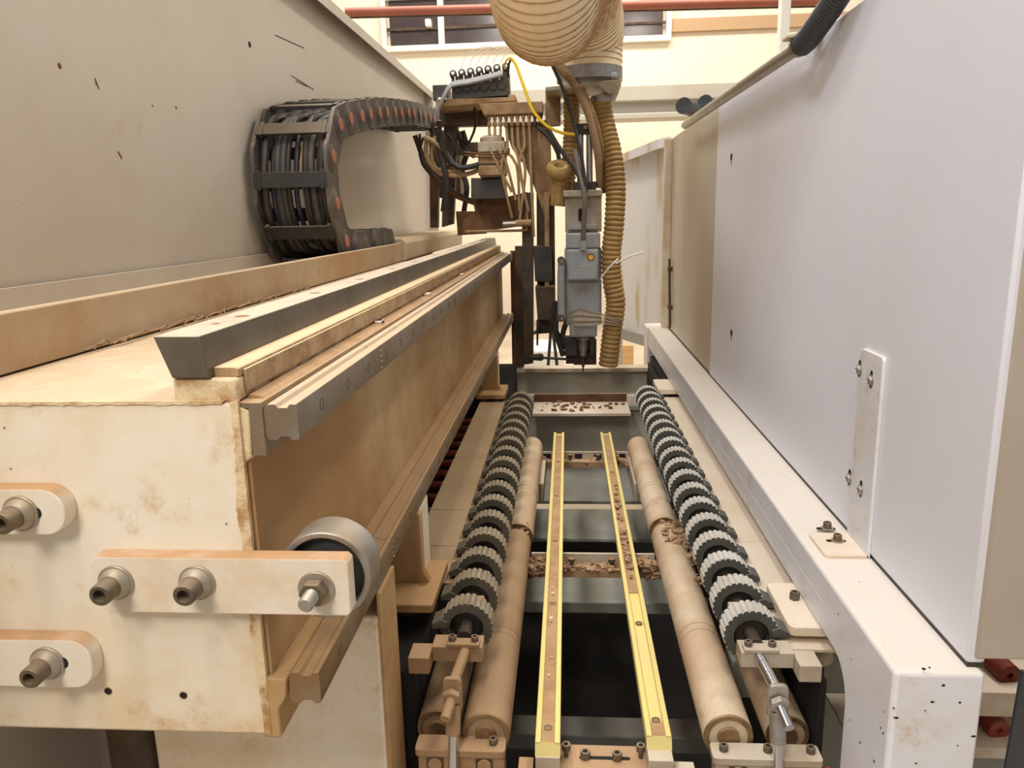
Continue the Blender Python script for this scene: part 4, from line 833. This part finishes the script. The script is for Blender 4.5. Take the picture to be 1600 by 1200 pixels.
for k in range(8):
    x = -0.336 + k * (-0.111 - -0.336) / 9; z = 1.928 - .058; e = ends[k]
    tag(tube([(x, 3.47, z), (x + .004, 3.455, z - .08), ((x + e[0]) / 2 + .03 * (k % 3 - 1), 3.44, (z + e[2]) / 2 + .02), e], .0062, 8).build('air_tube', 'cable_tan'), 'thin tan air tube hanging from the fitting row on carriage', 'tube', 'air tubes under the fitting row')
# servo motor
t = thing('servo_motor', (-0.33, 3.45, 1.669), 'boxy ribbed dusty servo motor with chrome top under the shelf', 'motor')
a, b = (-0.387, 3.45, 1.814), (-0.268, 3.45, 1.665)
for k in range(3):
    za = a[2] - (a[2] - b[2]) * k / 3; zb_ = a[2] - (a[2] - b[2]) * (k + .86) / 3
    part(t, 'motor_section', 'tan' if k else 'block_r', lambda m: m.box(a[0], b[0], 3.45, 3.56, zb_, za), bevel=.004)
part(t, 'motor_core', 'darksteel', lambda m: m.box(a[0] + .006, b[0] - .006, 3.455, 3.555, b[2], a[2]))
part(t, 'motor_top', 'block_r', lambda m: m.lathe([(0, .055), (.02, .054), (.03, .035), (.034, 0)], ((a[0] + b[0]) / 2, 3.505, a[2]), (0, 0, 1), 20))
for z_ in (a[2] - .05, a[2] - .062): part(t, 'motor_wire', 'brown', lambda m: m.path(catmull([(a[0] - .06, 3.46, z_ + .01), (a[0], 3.44, z_), (b[0], 3.44, z_ - .002), (b[0] + .02, 3.44, z_ + .02)], .02), .004, 6))
# valve bank
t = thing('valve_bank', (-0.387, 3.55, 2.002), 'black pneumatic valve bank with round knobs on top of carriage', 'valve bank')
a, b = (-0.499, 3.5, 2.093), (-0.25, 3.5, 2.116); c = (-0.5, 3.5, 1.999); d = (-0.247, 3.5, 1.998)
part(t, 'valve_body', 'black', lambda m: m.prism([(a[0], a[2]), (b[0], b[2]), (d[0], d[2]), (c[0], c[2])][::-1], 'y', 3.5, 3.62), bevel=.004)
for k in range(6):
    f = (k + .75) / 6.6; x = c[0] + (d[0] - c[0]) * f; z = (a[2] + (b[2] - a[2]) * f) * .45 + (c[2] + (d[2] - c[2]) * f) * .55
    part(t, 'round_cap', 'black', lambda m: m.lathe([(0, .019), (.006, .018), (.007, .014), (.007, 0)], (x, 3.498, z), (0, -1, 0), 20))
for k in range(7):
    f = (k + .25) / 6.5; x = a[0] + (b[0] - a[0]) * f; z = a[2] + (b[2] - a[2]) * f + .006
    kn = part(t, 'knob', 'black', lambda m: m.lathe([(0, .016), (.02, .016), (.024, .013), (.024, 0)], (x, 3.51, z), (0, -.9, .25), 18))
    part(kn, 'knob_ring', 'zinc', lambda m: m.lathe([(0, .008), (.002, .007), (.002, 0)], (x, 3.488, z + .006), (0, -.9, .25), 12))
    part(t, 'white_tie', 'white', lambda m: m.cyl((x + .01, 3.475, z - .01), (x + .012, 3.47, z - .05), .0025, 6))
for k in range(3):
    tag(tube([(-0.27, 3.47, 2.101), (-0.342, 3.47, 2.086), (-0.426, 3.47, 2.07), (-0.493, 3.47, 2.062), (-0.528, 3.47, 2.016), (-0.564, 3.5, 1.963)], .007, 8).build('grey_tube', 'spindle', t)).location = (0, -.004 * k, -.006 * k)
part(t, 'side_box', 'black', lambda m: m.box(-0.6, -0.53, 3.6, 3.7, 2.014, 2.079), bevel=.004)
part(t, 'tie_box', 'white', lambda m: m.box(-0.561, -0.525, 3.5, 3.53, 1.987, 2.011), bevel=.003)
# faint air lines above, yellow/black leads
for k in range(6):
    x = -0.461 + k * .035
    tag(tube([(x, 3.55, 2.137 + .003 * k), (x + .03, 3.56, 2.137 + .06), (x + .10, 3.6, 2.185 + .045), (x + .2, 3.75, 2.206 + .03)], .0018, 6).build('thin_air_line', 'plate_white'), 'thin pale air line arching from valve bank up to the big hose', 'tube', 'thin pale air lines over the valve bank')
tag(tube([(-0.233, 3.4, 2.143), (-0.21, 3.4, 2.117), (-0.173, 3.38, 2.012), (-0.136, 3.36, 1.919), (-0.078, 3.35, 1.858), (-0.014, 3.34, 1.829), (0.045, 3.33, 1.821)], .0065, 8).build('yellow_cable', 'cable_yellow'), 'bright yellow cable sagging from the big hose to the spindle cylinder', 'cable')
tag(tube([(-0.233, 3.4, 2.143), (-0.254, 3.42, 2.133), (-0.26, 3.45, 2.108)], .004, 8).build('yellow_cable', 'cable_yellow'), 'short yellow cable end at the right of valve bank', 'cable')
tag(tube([(-0.227, 3.42, 2.142), (-0.241, 3.43, 2.124), (-0.248, 3.46, 2.073)], .005, 8).build('black_cable', 'cable_black'), 'short black cable beside the valve bank under the big hose', 'cable')
# cable tangle left of the carriage
random.seed(21)
tang = [[(690,200),(700,240),(720,262),(760,255),(770,236)], [(672,205),(668,240),(690,270),(730,272),(760,262)], [(655,205),(660,250),(690,285),(730,310),(768,326)],
        [(646,206),(664,262),(700,300),(752,322)], [(712,150),(706,180),(714,210),(724,230),(735,240)], [(748,170),(748,196),(740,222),(728,236)], [(684,212),(676,236),(684,262),(712,268)],
        [(700,206),(712,226),(706,250),(688,262)], [(660,210),(650,236),(660,262),(676,250),(672,228)], [(720,200),(726,230),(716,262),(724,290),(716,330)], [(694,190),(690,230),(700,280),(694,330)], [(668,214),(690,226),(704,246),(720,276)]]
for k, pth in enumerate(tang):
    yy = 3.62 + .05 * (k % 5)
    pts = []
    for (px_, py_) in pth: pts.append((px_, py_))
    mt = ['cable_black', 'cable_tan', 'cable_black', 'brown', 'cable_black'][k % 5]
    X0, X1 = -0.74, -0.315; Z0, Z1 = 2.044, 1.465
    W = [(X0 + (a_ - 640) / 140 * (X1 - X0), yy + random.uniform(-.03, .03), Z0 + (b_ - 150) / 200 * (Z1 - Z0)) for a_, b_ in pts]
    tag(tube(W, random.choice((.006, .008, .011, .013)), 8).build('hanging_cable', mt), 'dusty cable looping in the tangle between carrier chain and carriage', 'cable', 'tangled cables left of the carriage')
for k, (pa, pb, pc, pd) in enumerate((( (-0.117, 3.4, 1.859), (-0.073, 3.38, 1.817), (-0.036, 3.38, 1.751), (-0.031, 3.38, 1.693)), ((-0.095, 3.42, 1.886), (-0.036, 3.36, 1.78), (0.033, 3.3, 1.686), (0.077, 3.24, 1.586)))):
    tag(tube([pa, pb, pc, pd], .010, 8).build('black_cable', 'cable_black'), ['black cable dropping to the amber hose stump', 'dark grey cable crossing behind the twin cylinder'][k], 'cable')
for k, pth in enumerate(([(-0.057, 3.25, 2.085), (-0.012, 3.25, 1.987), (0.028, 3.25, 1.864), (0.058, 3.22, 1.736), (0.076, 3.2, 1.61)], [(-0.042, 3.3, 2.089), (0.03, 3.3, 2.018), (0.092, 3.3, 1.892), (0.128, 3.3, 1.74), (0.141, 3.35, 1.608)], [(-0.022, 3.32, 2.092), (0.061, 3.32, 2), (0.119, 3.32, 1.869), (0.151, 3.33, 1.729), (0.16, 3.4, 1.588)])):
    tag(tube(pth, [.007, .016, .014][k], 10).build('hose_bundle', ['cable_black', 'tan', 'tan'][k]), ['thin black cable of the bundle running down from the big hose', 'inner dusty grey-brown hose curving down from the big hose', 'outer dusty grey-brown hose curving down beside the long amber hose'][k], 'hose')

# bracket plate under big hose
t = thing('hose_collar', (0.095, 3.4, 2.006), 'steel bracket plate and clamp ring at lower end of the big hose', 'bracket')
part(t, 'clamp_ring', 'zinc', lambda m: m.lathe([(0, .138), (.05, .138), (.052, .13), (.052, .12)], (0.098, 3.42, 2.039), (0, 0, 1), 40))
part(t, 'ring_screw', 'chrome', lambda m: m.cyl((0.179, 3.25, 2.036), (0.202, 3.25, 2.035), .013, 14))
part(t, 'bracket_plate', 'block_r', lambda m: m.prism([(-0.085, 3.3, 2.007)[::2], (0.223, 3.3, 2.026)[::2], (0.223, 3.3, 2.004)[::2], (0.211, 3.3, 1.972)[::2], (0.17, 3.3, 1.974)[::2], (0.133, 3.3, 2.004)[::2], (-0.085, 3.3, 1.992)[::2]], 'y', 3.3, 3.56), bevel=.002)
part(t, 'bracket_leg', 'tan', lambda m: m.prism([(-0.09, 3.5, 2.032)[::2], (-0.024, 3.5, 2.035)[::2], (-0.025, 3.5, 1.877)[::2], (-0.092, 3.5, 1.874)[::2]], 'y', 3.5, 3.53), bevel=.002)
part(t, 'hose_clamp', 'zinc', lambda m: m.lathe([(0, .046), (.024, .046), (.025, .04)], (0.147, 3.38, 1.951), (0, 0, 1), 28))
# big hose
HP = [(0.098, 3.42, 2.07), (0.098, 3.42, 2.07 + .12), (.1, 3.37, 2.24), (.07, 3.2, 2.31), (.02, 2.9, 2.27), (-.02, 2.58, 2.15), (-.042, 2.30, 2.05), (-.05, 2.06, 2.03), (-.052, 1.88, 2.12), (-.052, 1.78, 2.31), (-.052, 1.74, 2.55), (-.052, 1.74, 2.9)]
big = tag(MB().path(catmull(HP, .02), .136, 64, cap=False).build('extraction_hose', 'hose_big'), 'large cream ribbed extraction hose bending over top centre', 'hose')
fine = catmull(HP, .004); acc = 0; hel = []; t0 = None; nr = Vector((0, 1, 0))
for i in range(len(fine) - 1):
    tt = (fine[i + 1] - fine[i]).normalized(); nr = (nr - nr.dot(tt) * tt).normalized(); bb = tt.cross(nr); L_ = (fine[i + 1] - fine[i]).length
    for k in range(4):
        a_ = 2 * PI * (acc + L_ * k / 4) / .023; hel.append(fine[i].lerp(fine[i + 1], k / 4) + (nr * math.cos(a_) + bb * math.sin(a_)) * .1372)
    acc += L_
part(big, 'spiral_wire', 'hose_wire', lambda m: m.path(hel, .0021, 5), label='darker spiral wire of the hose')
# amber hoses
tag(ribbed([(0.142, 3.38, 1.976), (0.158, 3.37, 1.873), (0.189, 3.34, 1.741), (0.204, 3.32, 1.611), (0.199, 3.3, 1.467), (0.186, 3.3, 1.32), (0.192, 3.3, 1.212), (0.206, 3.3, 1.116), (0.191, 3.3, 0.991), (0.175, 3.3, 0.844)], 0.043, 0.020, 0.006, 28, 6, 0.7).build('amber_hose', 'hose_tan'), 'long amber ribbed hose hanging right of the spindle', 'hose')
tag(ribbed([(0.023, 3.48, 1.994), (0.022, 3.48, 1.863), (0.013, 3.46, 1.728), (-0.005, 3.46, 1.594)], 0.036, 0.018, 0.005, 24, 6, 0.7).build('amber_hose', 'hose_tan'), 'short amber ribbed hose behind the twin cylinder', 'hose')
t = thing('hose_stump', (-0.038, 3.34, 1.538), 'crumpled dust-caked amber hose stump left of the spindle top', 'hose')
part(t, 'crumpled_top', 'hose_tan', lambda m: m.lathe([(0, .036), (.015, .05), (.03, .055), (.045, .05), (.055, .038), (.05, .022), (.03, .012), (.03, 0)], (-0.039, 3.34, 1.657), (.15, -.5, .8), 18))
part(t, 'stump_tube', 'hose_tan', lambda m: m.path(catmull([(-0.032, 3.36, 1.65), (-0.032, 3.36, 1.591), (-0.038, 3.36, 1.533)], .01), [.043] * 0 or .036, 18))
# spindle
t = thing('milling_spindle', (0.066, 3.3, 1.02), 'grey motor spindle with junction box hanging over the roller table', 'spindle')
def sb(name, px0, py0, px1, py1, y0, y1, mt, bevel=.004, label=None):
    pass
B = lambda name, a, b, y0, y1, mt, bevel=.004, label=None: part(t, name, mt, lambda m: m.box(a[0], b[0], y0, y1, b[2], a[2]), bevel=bevel, label=label)
B('top_plate', (-0.015, 3.26, 1.594), (0.146, 3.26, 1.569), 3.26, 3.42, 'block_r', .002)
B('upper_block', (-0.008, 3.3, 1.574), (0.145, 3.3, 1.423), 3.3, 3.42, 'block_r', .003)
B('port', (0.048, 3.29, 1.52), (0.075, 3.29, 1.469), 3.292, 3.31, 'blackmark', .003)
B('ledge', (0.005, 3.28, 1.453), (0.128, 3.28, 1.434), 3.28, 3.32, 'spindle', .002)
B('end_cap_band', (-0.006, 3.27, 1.421), (0.139, 3.27, 1.355), 3.27, 3.42, 'spindle', .008)
B('motor_housing', (-0.012, 3.3, 1.357), (0.146, 3.3, 1.025), 3.3, 3.44, 'spindle', .010)
B('junction_box', (-0.001, 3.255, 1.353), (0.13, 3.255, 1.222), 3.255, 3.302, 'spindle', .005)
B('box_lid', (0.007, 3.25, 1.345), (0.122, 3.25, 1.228), 3.25, 3.256, 'spindle', .002)
B('nose', (0.008, 3.3, 1.03), (0.127, 3.3, 0.972), 3.3, 3.42, 'spindle', .008)
B('clamp_jaw', (-0.015, 3.34, 0.967), (0.041, 3.34, 0.883), 3.34, 3.4, 'black', .003)
B('clamp_jaw', (0.095, 3.34, 0.966), (0.12, 3.34, 0.882), 3.34, 3.4, 'black', .003)
B('rear_plate', (0.025, 3.4, 0.948), (0.128, 3.4, 0.83), 3.4, 3.42, 'darksteel', .002)
ax = 0.067
part(t, 'collet', 'zinc', lambda m: m.lathe([(0, .036), (.012, .036), (.013, .026), (.05, .024), (.07, .017), (.085, .017), (.09, .008)], (ax, 3.36, 0.966), (0, 0, -1), 24))
part(t, 'tool_bit', 'darksteel', lambda m: m.lathe([(0, .008), (.06, .007), (.062, .004), (.085, .003), (.085, 0)], (ax, 3.36, 0.891), (0, 0, -1), 12))
q = (0.098, 3.25, 1.32)
part(t, 'round_sticker', 'sticker', lambda m: m.lathe([(0, .0145), (.0008, .0145), (.0008, 0)], (q[0], 3.2495, q[2]), (0, -1, 0), 20), label='orange-yellow round warning sticker')
part(t, 'sticker_ring', 'blackmark', lambda m: m.ringprism(circ(q[0], q[2], .0148, 20), circ(q[0], q[2], .0118, 20), 'y', 3.248, 3.2496))
for k, (w_, z_) in enumerate(((.034, 0), (.022, -.012))): part(t, 'printed_line', 'block_r', lambda m: m.box(ax - .028, ax - .028 + w_ * 2, 3.2488, 3.2502, 1.28 + z_ - .0015, 1.28 + z_ + .0015))
part(t, 'side_conduit', 'spindle', lambda m: m.path(catmull([(-0.023, 3.28, 1.312), (-0.026, 3.28, 1.245), (-0.027, 3.28, 1.135), (-0.025, 3.28, 1.058)], .03), .017, 16))
for q in ((-0.026, 3.262, 1.308), (-0.028, 3.262, 1.063)): part(t, 'conduit_bolt', 'bolt', lambda m: m.lathe([(0, .017), (.010, .017), (.010, .009), (.004, .008), (.004, 0)], (q[0], 3.268, q[2]), (0, -1, 0), 18))
part(t, 'cable_gland', 'spindle', lambda m: m.cyl((0.066, 3.24, 1.35), (0.066, 3.24, 1.389), .015, 8))
part(t, 'power_cable', 'cable_grey', lambda m: m.path(catmull([(0.066, 3.24, 1.379), (0.068, 3.22, 1.457), (0.073, 3.2, 1.534), (0.068, 3.2, 1.59), (0.053, 3.22, 1.661), (0.033, 3.26, 1.752)], .02), .0105, 12))
# twin cylinder above the spindle
t = thing('twin_cylinder', (0.074, 3.34, 1.599), 'twin chrome pneumatic cylinder with black end block above spindle', 'cylinder')
for x_ in ((0.058, 3.36, 1.72), (0.096, 3.36, 1.719)): part(t, 'cylinder_tube', 'chrome', lambda m: m.cyl((x_[0], 3.36, 1.615), (x_[0], 3.36, 1.834), .014, 18))
part(t, 'end_block', 'black', lambda m: m.box(0.04, 0.114, 3.33, 3.39, 1.823, 1.864), bevel=.002)
part(t, 'block_screw', 'tan', lambda m: m.lathe([(0, .009), (.004, .008), (.004, 0)], (0.079, 3.33, 1.848), (0, -1, 0), 12))
part(t, 'base_block', 'black', lambda m: m.box(0.028, 0.124, 3.32, 3.42, 1.593, 1.63), bevel=.003)
# clear film wrapped round spindle and hose
m = MB(); fp = [((0.005, 3.27, 1.086), (0.005, 3.27, 1.037)), ((0.049, 3.255, 1.107), (0.049, 3.255, 1.027)), ((0.095, 3.25, 1.093), (0.095, 3.25, 1.033)), ((0.144, 3.25, 1.082), (0.144, 3.25, 1.04)), ((0.192, 3.24, 1.066), (0.192, 3.24, 1.033)), ((0.231, 3.26, 1.052), (0.232, 3.26, 1.03))]
vs = []; fs = []; n = 7
for a, b in fp:
    for k in range(n):
        f = k / (n - 1); vs.append((a[0] + (b[0] - a[0]) * f, a[1] + (.006 if k % 2 else -.006) + random.uniform(-.003, .003), a[2] + (b[2] - a[2]) * f))
for i in range(len(fp) - 1):
    for k in range(n - 1): fs.append((i * n + k, i * n + k + 1, (i + 1) * n + k + 1, (i + 1) * n + k))
m.add(vs, fs); o = m.build('clear_film', 'film', recalc=False); sd = o.modifiers.new('s', 'SOLIDIFY'); sd.thickness = .0015
tag(o, 'crumpled clear film wrapped around spindle and amber hose', 'film')
for (pts, lab) in (([(0.138, 3.25, 1.228), (0.174, 3.22, 1.278), (0.211, 3.22, 1.314)], 'long pale cable tie tail between spindle and amber hose'), ([(0.2, 3.22, 1.293), (0.259, 3.2, 1.324), (0.313, 3.2, 1.339)], 'pale cable tie tail sticking out to the right of amber hose')):
    tag(tube(pts, .004, 6).build('cable_tie', 'white'), lab, 'cable tie')
# lower dark linkage beside the spindle
t = thing('measuring_linkage', (-0.111, 3.45, 0.822), 'dark horizontal linkage rod between carriage post and spindle clamp', 'linkage')
part(t, 'rod', 'black', lambda m: m.cyl((-0.174, 3.42, 0.865), (0.03, 3.42, 0.851), .006, 10))
part(t, 'knob', 'black', lambda m: m.lathe([(0, .014), (.04, .018), (.05, .012), (.05, 0)], (-0.162, 3.42, 0.864), (1, 0, 0), 14))
for k in range(3): part(t, 'adjuster_disc', 'black', lambda m: m.cyl((-0.01, 3.42, 0.854), (0.004, 3.42, 0.854), .022, 16)).location.x += .012 * k
for (a, b) in (((-0.034, 3.4, 1.122), (-0.022, 3.4, 0.873)), ((-0.051, 3.42, 1.12), (-0.036, 3.42, 0.946)), ((-0.003, 3.42, 1.033), (-0.01, 3.42, 0.901))): part(t, 'black_hose', 'black', lambda m: m.path(catmull([a, (a[0] - .02, a[1], (a[2] + b[2]) / 2), b], .02), .012, 10))
